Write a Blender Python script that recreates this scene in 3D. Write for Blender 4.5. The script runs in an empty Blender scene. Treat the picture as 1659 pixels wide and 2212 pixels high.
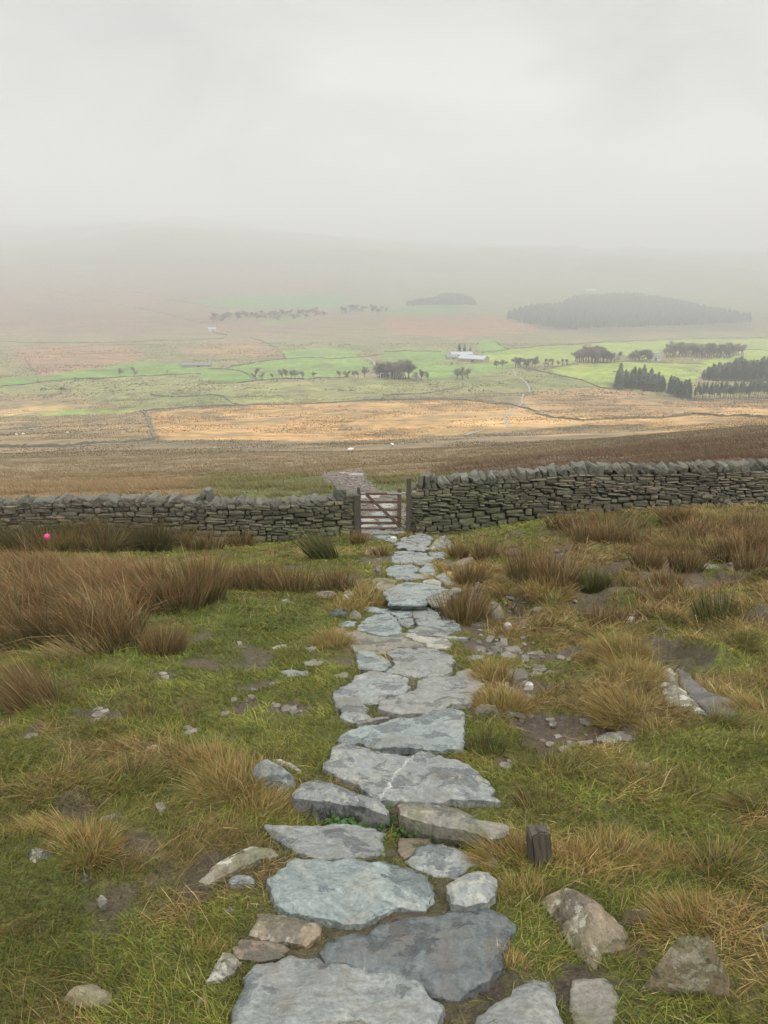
import bpy, bmesh, math, random
import numpy as np
from mathutils import Vector, Matrix, Euler
from mathutils.geometry import delaunay_2d_cdt
R = math.radians
random.seed(7)
rng = np.random.default_rng(11)
scene = bpy.context.scene
COL = scene.collection

# ------------------------------------------------------------------ basics
def tag(o, label=None, cat=None, group=None, kind=None):
    if label: o['label'] = label
    if cat: o['category'] = cat
    if group: o['group'] = group
    if kind: o['kind'] = kind
    return o

def empty(name, loc, rz=0.0):
    o = bpy.data.objects.new(name, None); COL.objects.link(o)
    o.empty_display_size = 0.2
    o.location = loc; o.rotation_euler = (0, 0, rz)
    return o

def mesh_np(name, V, quads=None, tris=None, smooth=False):
    V = np.asarray(V, dtype=np.float32)
    q = np.zeros((0, 4), np.int32) if quads is None else np.asarray(quads, np.int32)
    t = np.zeros((0, 3), np.int32) if tris is None else np.asarray(tris, np.int32)
    me = bpy.data.meshes.new(name)
    me.vertices.add(len(V)); me.vertices.foreach_set('co', V.ravel())
    nl = q.size + t.size
    me.loops.add(nl)
    me.loops.foreach_set('vertex_index', np.concatenate([q.ravel(), t.ravel()]).astype(np.int32))
    me.polygons.add(len(q) + len(t))
    st = np.concatenate([np.arange(len(q)) * 4, len(q) * 4 + np.arange(len(t)) * 3]).astype(np.int32)
    me.polygons.foreach_set('loop_start', st)
    me.polygons.foreach_set('use_smooth', np.full(len(q) + len(t), smooth, dtype=bool))
    me.update(calc_edges=True)
    return me

def set_col(me, cols, name='Col'):
    a = me.attributes.new(name, 'FLOAT_COLOR', 'POINT')
    c = np.ones((len(me.vertices), 4), np.float32); cols = np.asarray(cols, np.float32)
    c[:, :cols.shape[1]] = cols
    a.data.foreach_set('color', c.ravel())

def link(name, me, mat=None, parent=None, loc=None):
    o = bpy.data.objects.new(name, me); COL.objects.link(o)
    if mat: 
        if not me.materials: me.materials.append(mat)
    if parent: o.parent = parent
    if loc is not None: o.location = loc
    return o

def children(o): return [c for c in bpy.data.objects if c.parent == o]

# ------------------------------------------------------------------ noise
def _hash(ix, iy, seed):
    h = (ix.astype(np.int64) * 374761393 + iy.astype(np.int64) * 668265263 + seed * 974634777) & 0xFFFFFFFF
    h = ((h ^ (h >> 13)) * 1274126177) & 0xFFFFFFFF
    h = ((h ^ (h >> 16)) * 2246822519) & 0xFFFFFFFF
    return ((h ^ (h >> 15)) & 0xFFFFFF) / float(0xFFFFFF)
def vn(x, y, seed=0):
    x = np.asarray(x, float); y = np.asarray(y, float)
    ix = np.floor(x); iy = np.floor(y); fx = x - ix; fy = y - iy
    fx = fx * fx * (3 - 2 * fx); fy = fy * fy * (3 - 2 * fy)
    a = _hash(ix, iy, seed); b = _hash(ix + 1, iy, seed); c = _hash(ix, iy + 1, seed); d = _hash(ix + 1, iy + 1, seed)
    return (a + (b - a) * fx) * (1 - fy) + (c + (d - c) * fx) * fy
def fbm(x, y, seed=0, oct=4, g=0.5):
    s = 0; a = 1; n = 0
    for k in range(oct):
        s = s + a * vn(np.asarray(x) * 2 ** k + 13.7 * k, np.asarray(y) * 2 ** k - 7.3 * k, seed + k); n += a; a *= g
    return s / n                                   # 0..1
def sstep(a, b, x):
    t = np.clip((x - a) / (b - a), 0, 1); return t * t * (3 - 2 * t)

# ------------------------------------------------------------------ camera
CAMZ = 1.65; PITCH = R(18.2); FPX = 1662.0; CX, CY = 829.5, 1106.0
sp, cp = math.sin(PITCH), math.cos(PITCH)
cam_d = bpy.data.cameras.new('camera'); cam = bpy.data.objects.new('camera', cam_d); COL.objects.link(cam)
cam.location = (0, 0, CAMZ); cam.rotation_euler = (R(90) - PITCH, 0, 0)
cam_d.sensor_fit = 'VERTICAL'; cam_d.sensor_height = 24; cam_d.lens = 24 * FPX / 2212.0
cam_d.clip_start = 0.05; cam_d.clip_end = 40000
scene.camera = cam

def ray(u, v):
    dx = (np.asarray(u, float) - CX) / FPX; dy = -(np.asarray(v, float) - CY) / FPX
    return dx, cp + dy * sp, -sp + dy * cp
def on_plane(u, v, Y):
    x, y, z = ray(u, v); t = Y / y
    return x * t, CAMZ + z * t
def project(X, Y, Z):
    z = Z - CAMZ
    f = Y * cp - z * sp; up = Y * sp + z * cp
    f = np.maximum(f, 0.05)
    return CX + FPX * X / f, CY - FPX * up / f

# ------------------------------------------------------------------ terrain
UC = [-300, 0, 400, 600, 770, 830, 890, 1000, 1100, 1240, 1450, 1659, 1950]
def row5(a, b, c, d, e):   # rows at 0,400,830,1240,1659
    return list(np.interp(UC, [0, 400, 830, 1240, 1659], [a, b, c, d, e]))
KEYS = [(18.0, [1165, 1165, 1172, 1173, 1154, 1150, 1148, 1152, 1134, 1114, 1102, 1094, 1090]),
        (30., row5(1072, 1074, 1068, 1040, 1000)), (60., row5(1045, 1035, 1015, 985, 950)),
        (120., row5(1005, 995, 985, 960, 924)), (250., row5(962, 952, 945, 932, 908)),
        (450., row5(905, 890, 880, 872, 872)), (600., row5(850, 845, 840, 840, 850)),
        (800., row5(800, 795, 790, 785, 800)), (1200., row5(740, 735, 735, 738, 752)),
        (1800., row5(680, 680, 690, 700, 715)), (2600., row5(625, 630, 640, 650, 660)),
        (3600., row5(575, 572, 595, 604, 610)), (4700., row5(535, 508, 556, 563, 572)),
        (7000., row5(500, 480, 525, 538, 548)), (9500., row5(490, 470, 520, 530, 540))]
CG = np.linspace(-1.3, 1.3, 131)
ky = [-9500., -300., -60., 0.]; kz = [np.full(131, 42.), np.full(131, 32.), np.full(131, 13.), np.zeros(131)]
ky.append(9.0); kz.append(np.interp(CG, [-.6, -.3, 0, .3, .6], [-2.42, -2.38, -2.36, -2.32, -2.2]))
for Y, rows in KEYS:
    X, Z = on_plane(np.array(UC), np.array(rows), Y)
    c = X / math.sqrt(Y * Y + 36)
    ky.append(Y); kz.append(np.interp(CG, c, Z))
ky = np.array(ky); kz = np.array(kz)
# smooth across columns a bit
for _ in range(3):
    kz[:, 1:-1] = .25 * kz[:, :-2] + .5 * kz[:, 1:-1] + .25 * kz[:, 2:]
def pchip_slopes(x, y):
    h = np.diff(x)[:, None]; d = np.diff(y, axis=0) / h
    m = np.zeros_like(y)
    w1 = 2 * h[1:] + h[:-1]; w2 = h[1:] + 2 * h[:-1]
    ok = (d[:-1] * d[1:]) > 0
    with np.errstate(divide='ignore', invalid='ignore'):
        mm = (w1 + w2) / (w1 / d[:-1] + w2 / d[1:])
    m[1:-1] = np.where(ok, mm, 0); m[0] = d[0]; m[-1] = d[-1]
    return m
km = pchip_slopes(ky, kz)
SMIN, SMAX, NS = math.asinh(-9400 / 4.), math.asinh(9400 / 4.), 2400
SG = np.linspace(SMIN, SMAX, NS); YG = np.sinh(SG) * 4.
ii = np.clip(np.searchsorted(ky, YG) - 1, 0, len(ky) - 2)
hh = (ky[ii + 1] - ky[ii])[:, None]; tt = ((YG - ky[ii]) / (ky[ii + 1] - ky[ii]))[:, None]
TAB = ((1 + 2 * tt) * (1 - tt) ** 2 * kz[ii] + tt * (1 - tt) ** 2 * hh * km[ii] + tt * tt * (3 - 2 * tt) * kz[ii + 1] + tt * tt * (tt - 1) * hh * km[ii + 1])
def Hs(X, Y):
    X = np.asarray(X, float); Y = np.asarray(Y, float)
    s = (np.arcsinh(Y / 4.) - SMIN) / (SMAX - SMIN) * (NS - 1)
    c = np.clip((X / np.sqrt(Y * Y + 36) + 1.3) / 2.6 * 130, 0, 129.999)
    s = np.clip(s, 0, NS - 1.001)
    i = s.astype(int); j = c.astype(int); fs = s - i; fc = c - j
    return (TAB[i, j] * (1 - fc) + TAB[i, j + 1] * fc) * (1 - fs) + (TAB[i + 1, j] * (1 - fc) + TAB[i + 1, j + 1] * fc) * fs
def hit(u, v, lift=0.0):
    dx, dy, dz = ray(u, v)
    lo = np.full(np.shape(dx), 0.3); hi = np.full(np.shape(dx), 9000.0)
    for _ in range(60):
        mid = np.sqrt(lo * hi)
        above = (CAMZ + dz * mid) > (Hs(dx * mid, dy * mid) + lift)
        lo = np.where(above, mid, lo); hi = np.where(above, hi, mid)
    t = np.sqrt(lo * hi)
    return np.stack([dx * t, dy * t, CAMZ + dz * t], -1)

# zoom-region coordinates -> photo coordinates
ZR = {'A': (0, 1481.2, .5), 'B': (768, 1481.2, .537), 'C': (603.5, 1097.2, .3638), 'D': (0, 1042.3, .4299),
      'E': (1042.3, 1042.3, .3717), 'G': (658.3, 987.5, .2315), 'P': (0, 0, 1.), 'F': (0, 493.7, .5), 'H': (829.5, 493.7, .5)}
def zp(reg, pts):
    a, b, s = ZR[reg]
    return np.array([(a + x * s, b + y * s) for x, y in pts])

def in_poly(px, py, poly):
    inside = np.zeros(np.shape(px), bool); n = len(poly); j = n - 1
    for i in range(n):
        xi, yi = poly[i]; xj, yj = poly[j]
        if yi != yj:
            c = ((yi > py) != (yj > py)) & (px < (xj - xi) * (py - yi) / (yj - yi) + xi)
            inside ^= c
        j = i
    return inside

# ------------------------------------------------------------------ STONES TABLE
# (name, region, outline, lift, dome height, colour key, lichen, label, category)
ST = []
def S(name, reg, pts, lift, dome, colr, lich, label, cat='paving slab'): ST.append((name, reg, pts, lift, dome, colr, lich, label, cat))
P = 'P'
S('path_slab', P, [(495,2212),(515,2146),(530,2101),(560,2078),(600,2076),(630,2055),(685,2056),(700,2068),(800,2071),(835,2085),(862,2100),(891,2120),(913,2147),(948,2174),(945,2230),(920,2300),(640,2330),(480,2300)], .05, 0, 'slate', .2, 'big grey slate slab at the bottom edge left of the path centre, with damp blotches')
S('path_slab', P, [(650,2225),(700,2200),(775,2195),(800,2230),(780,2300),(640,2290)], .085, 0, 'pale', .15, 'small corner of pale slab lying on the big slab at the very bottom edge')
S('path_slab', P, [(695,2051),(720,2019),(768,2015),(800,2010),(816,1994),(848,1981),(897,1978),(945,1972),(964,1957),(993,1954),(1047,1962),(1090,1975),(1112,1999),(1090,2040),(1085,2066),(1058,2104),(1026,2131),(988,2152),(951,2144),(897,2125),(840,2105),(780,2090),(715,2078)], .03, 0, 'dark', .0, 'large dark wet slab with faint rusty streaks, second from the bottom edge')
S('path_slab', P, [(585,1916),(582,1894),(605,1871),(640,1844),(670,1852),(720,1856),(750,1849),(830,1853),(875,1865),(908,1879),(929,1903),(937,1916),(913,1946),(859,1948),(816,1964),(790,1985),(740,1989),(700,1976),(670,1969),(625,1961),(607,1944)], .05, 0, 'blue', .25, 'broad pale blue-grey slab with lichen film, just below the shallow grey slab')
S('path_slab', P, [(577,1781),(625,1781),(710,1784),(750,1781),(800,1786),(822,1801),(824,1838),(780,1847),(720,1852),(680,1850),(640,1836),(595,1806)], .03, 0, 'grey', .1, 'smooth grey slab directly below the gap under the left upright edge stone')
S('path_slab', P, [(878,1857),(902,1833),(929,1822),(983,1836),(1015,1844),(1074,1844),(1069,1866),(1020,1861),(1004,1874),(983,1886),(940,1884),(908,1876)], .03, 0, 'slate', .1, 'long smooth grey slab pointing right, below the right upright edge stone')
S('path_slab', 'B', [(180,610),(300,610),(300,632),(240,665),(200,690),(175,665)], .02, 0, 'brown', .1, 'small brown triangular stone wedged beside the long smooth slab')
S('path_slab', P, [(964,1905),(983,1888),(1020,1868),(1058,1870),(1074,1889),(1069,1927),(1053,1948),(1004,1954),(977,1948),(967,1921)], .05, .03, 'slate', .45, 'compact blocky grey stone with pale scratches right of the broad blue-grey slab')
S('path_slab', P, [(1004,2212),(1036,2179),(1090,2142),(1122,2115),(1155,2099),(1187,2104),(1203,2131),(1214,2179),(1224,2220),(1210,2300),(1020,2300),(985,2250)], .07, .03, 'grey', .3, 'pointed grey slab rising at the bottom edge right of the path centre')
S('edge_stone', P, [(632,1706),(650,1681),(685,1671),(725,1681),(765,1700),(800,1712),(830,1727),(838,1744),(836,1752),(800,1747),(780,1739),(740,1729),(700,1728),(665,1721),(635,1718)], .085, .03, 'grey', .35, 'long grey upright edge stone with dark damp marks, left half of the step', 'rock')
S('edge_stone', P, [(859,1728),(891,1720),(967,1731),(999,1739),(1026,1757),(1069,1766),(1106,1774),(1104,1790),(1090,1798),(1058,1801),(1020,1790),(972,1783),(929,1773),(891,1761),(862,1750)], .11, .03, 'greybrown', .3, 'long grey-brown upright edge stone with bedding lines, right half of the step', 'rock')
S('edge_stone', P, [(530,1681),(540,1666),(560,1646),(600,1654),(640,1668),(637,1690),(625,1713),(595,1706),(560,1698)], .0, .13, 'slate', .25, 'short blocky grey stone left of the step, next to golden tussock', 'rock')
S('stone_splinter', 'A', [(1165,305),(1200,308),(1260,335),(1300,360),(1290,364),(1240,345),(1185,325)], .03, .02, 'pale', .6, 'thin pale splinter of stone lying behind the short blocky grey stone', 'stone')
S('path_slab', P, [(705,1653),(725,1611),(750,1600),(780,1609),(830,1621),(875,1626),(897,1620),(934,1616),(961,1629),(1004,1642),(1036,1664),(1055,1685),(1058,1712),(1077,1725),(1036,1722),(983,1720),(956,1725),(902,1718),(859,1718),(822,1723),(800,1714),(770,1691),(740,1671)], .06, 0, 'vein', .35, 'big slab crossed by a white quartz vein, just above the step')
S('path_slab', 'C', [(345,1350),(390,1310),(440,1290),(560,1270),(700,1240),(850,1215),(1000,1190),(1060,1190),(1095,1230),(1095,1340),(1070,1390),(960,1420),(900,1404),(800,1415),(680,1402),(580,1400),(470,1370),(390,1360)], .07, 0, 'blue', .2, 'long pale blue oval slab lying across the path above the quartz veined slab')
S('path_slab', 'C', [(310,1065),(400,1040),(440,1030),(460,1000),(540,950),(620,965),(700,985),(760,1010),(765,1045),(735,1085),(640,1100),(580,1145),(500,1150),(530,1190),(540,1240),(440,1255),(370,1220),(335,1150),(325,1090)], .05, 0, 'slate', .35, 'angular L-shaped slab on the left side with a grass tuft in its inner corner')
S('path_slab', 'C', [(590,1155),(620,1120),(720,1098),(790,1070),(820,1030),(830,1000),(880,970),(960,975),(1020,990),(1070,960),(1130,935),(1180,970),(1195,1010),(1185,1060),(1150,1090),(1140,1150),(1040,1165),(1000,1188),(880,1212),(760,1220),(640,1200),(600,1175)], .05, 0, 'wetgrey', .2, 'wide grey slab with dark wet blotches, right of the L-shaped slab')
S('stone_splinter', 'C', [(450,1268),(560,1238),(640,1218),(658,1226),(560,1252),(470,1275)], .05, .01, 'grey', .1, 'narrow slate sliver between the L-shaped slab and the oval slab', 'stone')
S('path_slab', 'C', [(625,960),(655,928),(695,910),(655,870),(655,835),(740,822),(870,822),(970,845),(1035,875),(1025,940),(1005,970),(900,965),(830,990),(750,985)], .05, 0, 'wetgrey', .1, 'grey-brown slab with straight right edge, above the wide blotched slab')
S('path_slab', 'C', [(460,870),(480,845),(540,848),(600,870),(650,900),(662,928),(620,955),(550,950),(480,955),(470,910)], .05, 0, 'blue', .2, 'small blue-green rounded slab on the left, beside the slab with straight right edge')
S('path_slab', 'C', [(360,725),(440,720),(520,745),(620,755),(740,752),(780,780),(860,802),(850,820),(660,825),(640,855),(540,845),(470,850),(430,820),(400,770)], .05, 0, 'greybrown', .3, 'long grey-brown slab with a pale rim reaching the left grass')
S('path_slab', 'C', [(700,742),(800,735),(980,768),(1020,800),(1010,822),(890,822),(870,800),(800,780)], .04, 0, 'pale', .5, 'flaky pale slab on the right, touching the long grey-brown slab')
S('path_slab', 'C', [(465,715),(490,655),(560,625),(650,615),(690,650),(720,690),(722,735),(640,745),(560,735),(500,715)], .07, 0, 'blue', .1, 'smooth blue rounded slab with a dark diagonal crack, left side')
S('path_slab', 'C', [(770,725),(830,690),(810,657),(900,635),(1000,635),(1060,680),(1075,705),(1000,735),(1100,745),(1110,755),(950,755),(820,745)], .06, 0, 'slate', .3, 'rippled grey slab right of the smooth blue rounded slab')
S('path_slab', 'C', [(705,660),(790,650),(798,680),(770,700),(720,688)], .04, 0, 'slate', .2, 'little filler slab between the smooth blue and the rippled slab')
S('path_slab', 'C', [(480,590),(560,575),(620,590),(720,582),(780,590),(786,610),(785,638),(760,645),(700,655),(660,612),(560,612)], .04, 0, 'blue', .2, 'flat slab below the high step, left of centre')
S('path_slab', 'C', [(800,600),(860,590),(892,632),(860,650),(800,645)], .04, 0, 'slate', .1, 'small dark square slab at the foot of the high step')
S('path_slab', 'C', [(870,580),(920,570),(990,595),(1010,622),(930,634),(900,630)], .05, 0, 'slate', .2, 'pointed slab at the right foot of the high step')
S('path_slab', 'C', [(620,490),(640,475),(700,450),(760,430),(850,440),(960,460),(985,478),(880,510),(868,545),(855,558),(740,555),(655,548),(640,515)], .16, 0, 'blue', .3, 'thick raised slab forming the high step with a dark gap beneath')
S('path_slab', 'C', [(875,545),(885,512),(990,480),(1060,460),(1085,480),(1030,500),(1008,520),(1008,582),(940,568)], .14, 0, 'greybrown', .4, 'raised slab forming the right end of the high step')
S('path_slab', 'C', [(845,425),(920,415),(962,430),(955,455),(880,442)], .10, .03, 'pale', .3, 'small raised pale stone sitting on the slabs above the high step')
S('path_slab', 'C', [(925,400),(980,385),(1010,410),(1050,445),(1000,460),(966,430)], .05, 0, 'slate', .2, 'slanting slab on the right, behind the small raised pale stone')
S('path_slab', 'C', [(560,465),(600,420),(640,440),(695,450),(620,488)], .08, .03, 'greybrown', .2, 'wedge shaped stone left of the high step, behind the tussock')
S('path_slab', 'C', [(640,385),(760,380),(870,395),(880,410),(760,425),(700,412)], .05, 0, 'slate', .2, 'wide shallow slab two above the high step')
S('path_slab', 'C', [(635,360),(680,335),(780,330),(825,350),(810,375),(700,382),(650,378)], .05, 0, 'blue', .1, 'rounded left slab of the pair divided by a grass strip')
S('path_slab', 'C', [(830,370),(870,335),(900,330),(930,370),(920,390),(850,388)], .05, 0, 'blue', .1, 'diamond shaped right slab of the pair divided by a grass strip')
S('path_slab', 'C', [(665,310),(690,255),(780,250),(850,265),(915,290),(890,330),(800,325),(700,320)], .05, 0, 'slate', .3, 'big light slab, second below the gate')
S('path_slab', 'C', [(880,265),(980,255),(978,300),(920,292)], .04, 0, 'slate', .2, 'small slab in front of the dark hump-backed boulder')
S('path_slab', 'C', [(690,215),(740,175),(820,145),(880,150),(905,175),(880,230),(860,250),(760,240),(710,232)], .10, 0, 'slate', .3, 'arched slab nearest the gate with a dark lower edge')
S('path_slab', 'C', [(560,157),(660,150),(668,165),(700,185),(690,210),(640,195),(600,180)], .04, 0, 'slate', .2, 'narrow slab leading from the gate to the arched slab')
S('threshold_slab', 'C', [(485,134),(700,130),(745,138),(720,150),(560,154),(490,150)], .03, 0, 'wetgrey', .0, 'wet flat threshold slab right under the wooden gate')
S('pale_pebble', 'C', [(655,168),(695,166),(697,176),(665,178)], .04, .03, 'white', .0, 'white pebble on the narrow slab by the gate', 'stone')
S('path_slab', 'G', [(525,628),(600,618),(640,622),(700,640),(620,655),(530,650)], .05, .02, 'pale', .3, 'pale slab behind the bottom gate rail, left side')
S('path_slab', 'G', [(700,630),(850,622),(866,645),(730,655)], .05, .02, 'pale', .3, 'pale slab behind the bottom gate rail, right side')
S('path_slab', 'G', [(620,515),(700,500),(800,505),(830,540),(740,552),(640,545)], .05, 0, 'blue', .2, 'pale blue slab seen through the middle of the gate')
S('path_slab', 'G', [(690,575),(820,568),(835,605),(760,610),(700,602)], .05, 0, 'blue', .2, 'blue slab seen through the gate right of a grass tuft')
S('path_slab', 'G', [(525,575),(640,570),(650,595),(540,598)], .05, 0, 'pale', .2, 'pale slab seen through the gate left of a grass tuft')
S('path_slab', 'G', [(525,352),(700,348),(705,368),(600,378),(530,374)], .05, 0, 'pale', .4, 'pale flat slab seen just under the top gate rail')
S('path_slab', 'G', [(640,440),(780,430),(850,440),(800,466),(680,470)], .04, 0, 'pale', .3, 'pale brown slab seen between the second and third gate rails')
S('flat_stone', 'G', [(318,135),(360,130),(408,142),(395,156),(330,152)], .08, .03, 'orange', .2, 'orange-tinged flat stone at the top of the gravel path behind the wall', 'stone')
S('flat_stone', 'G', [(400,152),(470,146),(550,150),(545,164),(430,168)], .08, .02, 'pale', .2, 'pale flat stone right of the orange-tinged one on the gravel path', 'stone')
S('boulder', 'C', [(880,252),(915,205),(950,183),(990,178),(1035,195),(1030,222),(960,250)], .0, .22, 'greybrown', .5, 'dark hump-backed boulder right of the path near the gate', 'rock')
S('boulder', 'C', [(1020,330),(1080,290),(1160,280),(1172,318),(1080,345)], .0, .06, 'brown', .3, 'low brown boulder between tussocks right of the upper path', 'rock')
S('boulder', 'C', [(1130,520),(1170,485),(1210,500),(1215,570),(1190,612),(1130,605)], .0, .28, 'brown', .3, 'upright brown boulder behind the dry tussock beside the high step', 'rock')
S('boulder', 'C', [(1205,635),(1215,582),(1290,572),(1335,590),(1338,640),(1280,662)], .0, .18, 'brown', .5, 'rounded brown boulder right of the upright brown boulder', 'rock')
S('boulder', 'C', [(908,105),(940,68),(1000,80),(1000,105),(950,120)], .0, .25, 'pale', .5, 'pale pointed boulder leaning at the foot of the wall right of the gate', 'rock')
S('boulder', 'C', [(1038,95),(1090,90),(1122,115),(1060,122)], .0, .14, 'mossy', .2, 'mossy block fallen at the wall foot right of the pale pointed boulder', 'rock')
S('boulder', 'C', [(500,262),(520,245),(595,252),(612,275),(590,284),(505,280)], .0, .14, 'orange', .2, 'tawny layered stone in the grass left of the upper path', 'rock')
S('flat_stone', 'C', [(215,498),(260,488),(332,490),(320,522),(270,532)], .02, .03, 'brown', .3, 'flat brown stone left of the round tussock', 'stone')
S('flat_stone', 'C', [(368,542),(380,492),(440,488),(432,546)], .02, .03, 'pale', .3, 'pale upright-looking slab immediately left of the round tussock', 'stone')
S('boulder', 'C', [(290,640),(292,610),(350,604),(402,608),(410,640),(350,648)], .0, .10, 'dark', .3, 'dark low block at the left edge of the path below the round tussock', 'rock')
S('boulder', 'C', [(415,640),(418,612),(455,612),(497,640),(470,665),(430,655)], .0, .08, 'greybrown', .4, 'grey-brown wedge stone beside the dark low block', 'rock')
S('flat_stone', 'C', [(340,685),(400,662),(460,675),(442,700),(360,698)], .02, .02, 'slate', .4, 'grey flat stone below the dark low block', 'stone')
S('flat_stone', 'C', [(330,715),(380,705),(400,722),(370,740),(335,730)], .02, .02, 'brown', .1, 'brown flat stone below the grey flat stone at the left path edge', 'stone')
S('flat_stone', 'C', [(8,965),(60,955),(160,965),(160,990),(60,1000)], .02, .0, 'slate', .2, 'long flat grey stone sunk in green grass left of the blue-green rounded slab', 'stone')
S('flat_stone', 'C', [(150,910),(210,895),(262,910),(230,932),(160,932)], .02, .0, 'greybrown', .2, 'flat grey stone just above the long flat one in green grass', 'stone')
S('flat_stone', 'C', [(145,830),(210,812),(222,840),(172,858)], .02, .0, 'pale', .3, 'pale broken stone, uppermost of the three sunk in the green grass', 'stone')
S('flat_stone', 'C', [(320,990),(400,965),(412,1000),(350,1008)], .01, .0, 'greybrown', .1, 'muddy flat stone close to the left path edge', 'stone')
S('flat_stone', 'C', [(-60,840),(-30,815),(50,800),(55,815),(0,838)], .02, .02, 'pale', .3, 'pale jagged stone farthest left among those sunk in the green grass', 'stone')
S('flat_stone', 'C', [(-5,550),(40,538),(80,552),(70,562),(10,564)], .02, .03, 'slate', .3, 'small grey stone in the green grass far left of the round tussock', 'stone')
S('flat_stone', 'C', [(1140,1185),(1220,1175),(1300,1210),(1312,1240),(1262,1262),(1180,1222)], .0, .08, 'brown', .2, 'brown ribbed stone in grass right of the long oval slab', 'rock')
S('flat_stone', 'C', [(1440,1030),(1500,1028),(1507,1045),(1460,1054)], .03, .02, 'white', .2, 'small whitish stone lying in the right hand mud', 'stone')
S('flat_stone', 'C', [(1180,932),(1210,920),(1262,945),(1250,957),(1200,957)], .0, .07, 'pale', .3, 'pale-edged stone on the mud just right of the path', 'rock')
S('flat_stone', 'C', [(1115,880),(1170,866),(1212,875),(1208,900),(1120,902)], .01, .01, 'slate', .2, 'wet grey stone at the edge of the mud right of the path', 'stone')
S('flat_stone', 'C', [(1310,432),(1360,420),(1368,445),(1330,458)], .0, .09, 'yellow', .1, 'yellowish stone on the grass, upper right of the path', 'rock')
S('flat_stone', 'C', [(958,385),(1010,372),(1045,380),(1030,392),(970,395)], .02, .02, 'pale', .3, 'pale stone at the path edge beside a muddy hollow', 'stone')
S('boulder', 'C', [(550,395),(580,355),(612,380),(600,397)], .0, .12, 'greybrown', .3, 'small peaked stone left of the upper path', 'rock')
S('boulder', 'C', [(530,432),(570,405),(700,430),(690,446),(560,444)], .02, .05, 'brown', .2, 'long brown stone left of the wedge shaped stone', 'rock')
S('lichen_boulder', 'E', [(1012,1130),(1030,1065),(1080,1058),(1112,1064),(1125,1110),(1150,1165),(1210,1240),(1270,1300),(1310,1352),(1180,1312),(1070,1280),(1062,1220)], .04, .05, 'lichen', 1.0, 'long boulder spotted with white lichen in the right hand grass', 'rock')
S('wet_slab', 'E', [(1112,1062),(1150,1066),(1215,1105),(1300,1192),(1370,1222),(1475,1236),(1500,1262),(1470,1338),(1400,1366),(1318,1354),(1275,1300),(1210,1232),(1155,1165),(1128,1110)], .03, .0, 'verydark', .1, 'dark wet slab sunk in the grass against the lichen spotted boulder', 'rock')
S('boulder', 'E', [(700,602),(760,580),(822,590),(822,612),(740,618)], .0, .12, 'greybrown', .4, 'grey flat-topped boulder beside the little stream', 'rock')
S('boulder', 'E', [(1240,530),(1240,492),(1300,480),(1380,478),(1392,512),(1300,530)], .0, .20, 'greybrown', .9, 'knobbly lichen-covered boulder below the tall rushes on the right', 'rock')
S('boulder', 'E', [(968,630),(1000,578),(1040,552),(1080,560),(1085,610),(1000,645)], .0, .22, 'greybrown', .8, 'peaked lichen-covered boulder with a rush clump against it', 'rock')
S('flat_stone', 'E', [(838,705),(850,682),(885,678),(922,692),(915,712),(850,714)], .0, .07, 'blue', .2, 'bluish stone in tawny grass, lower right of the stream', 'rock')
S('boulder', 'E', [(1108,700),(1118,678),(1165,673),(1185,700),(1140,708)], .0, .10, 'greybrown', .7, 'small speckled boulder right of the bluish stone', 'rock')
S('flat_stone', 'E', [(972,740),(1010,718),(1080,738),(1095,765),(1000,770)], .0, .06, 'lichen', .8, 'lichen-dotted stone below the small speckled boulder', 'rock')
S('flat_stone', 'E', [(820,785),(860,775),(912,787),(870,807)], .03, .0, 'pale', .1, 'pale flat stone, nearer of the pair below the bluish stone', 'stone')
S('flat_stone', 'E', [(858,762),(940,754),(942,774),(880,776)], .03, .0, 'greybrown', .1, 'greyish flat stone, farther of the pair below the bluish stone', 'stone')
S('flat_stone', 'E', [(268,738),(330,724),(405,734),(380,748),(300,748)], .02, .04, 'greybrown', .4, 'thin ledge of stone in the grass right of the rounded brown boulder', 'stone')
S('flat_stone', 'E', [(640,1482),(720,1440),(830,1440),(842,1490),(760,1504)], .02, .02, 'greybrown', .3, 'flat broken stone in the grass below the right hand mud', 'stone')
S('flat_stone', 'E', [(405,460),(412,436),(430,436),(438,458)], .0, .10, 'slate', .2, 'small grey stone at the top of the little stream', 'stone')
S('flat_stone', 'E', [(552,664),(610,648),(618,656),(560,672)], .02, .02, 'slate', .0, 'thin shard lying across the little stream', 'stone')
S('flat_stone', 'E', [(225,1160),(245,1150),(290,1155),(285,1172),(240,1176)], .03, .03, 'pale', .1, 'small pale stone at the head of the lower mud patch', 'stone')
S('flat_stone', 'E', [(120,815),(160,808),(170,828),(130,832)], .02, .02, 'pale', .1, 'small pale stone in straw-coloured grass right of the rippled slab', 'stone')
S('flat_stone', 'B', [(1088,318),(1150,300),(1202,320),(1150,347)], .01, .03, 'brown', .2, 'small brown stone in the green grass above the wooden stump', 'stone')
S('boulder', 'B', [(740,815),(800,785),(860,785),(940,820),(1010,860),(1060,920),(1095,980),(1085,1040),(1040,1070),(1000,1072),(965,1140),(900,1085),(850,1000),(810,900)], .0, .09, 'sand', .55, 'large sandy-brown boulder with white lichen patches, below the wooden stump', 'rock')
S('flat_stone', 'B', [(1060,925),(1120,912),(1188,935),(1180,968),(1110,972)], .0, .06, 'brown', .2, 'small dark brown stone at the right shoulder of the sandy boulder', 'rock')
S('boulder', 'B', [(1155,1172),(1210,1110),(1260,1058),(1360,1010),(1420,1050),(1470,1130),(1497,1190),(1502,1275),(1440,1235),(1360,1200),(1260,1180)], .0, .22, 'sand', .4, 'triangular brown boulder under an overhanging tussock in the lower right', 'rock')
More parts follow.
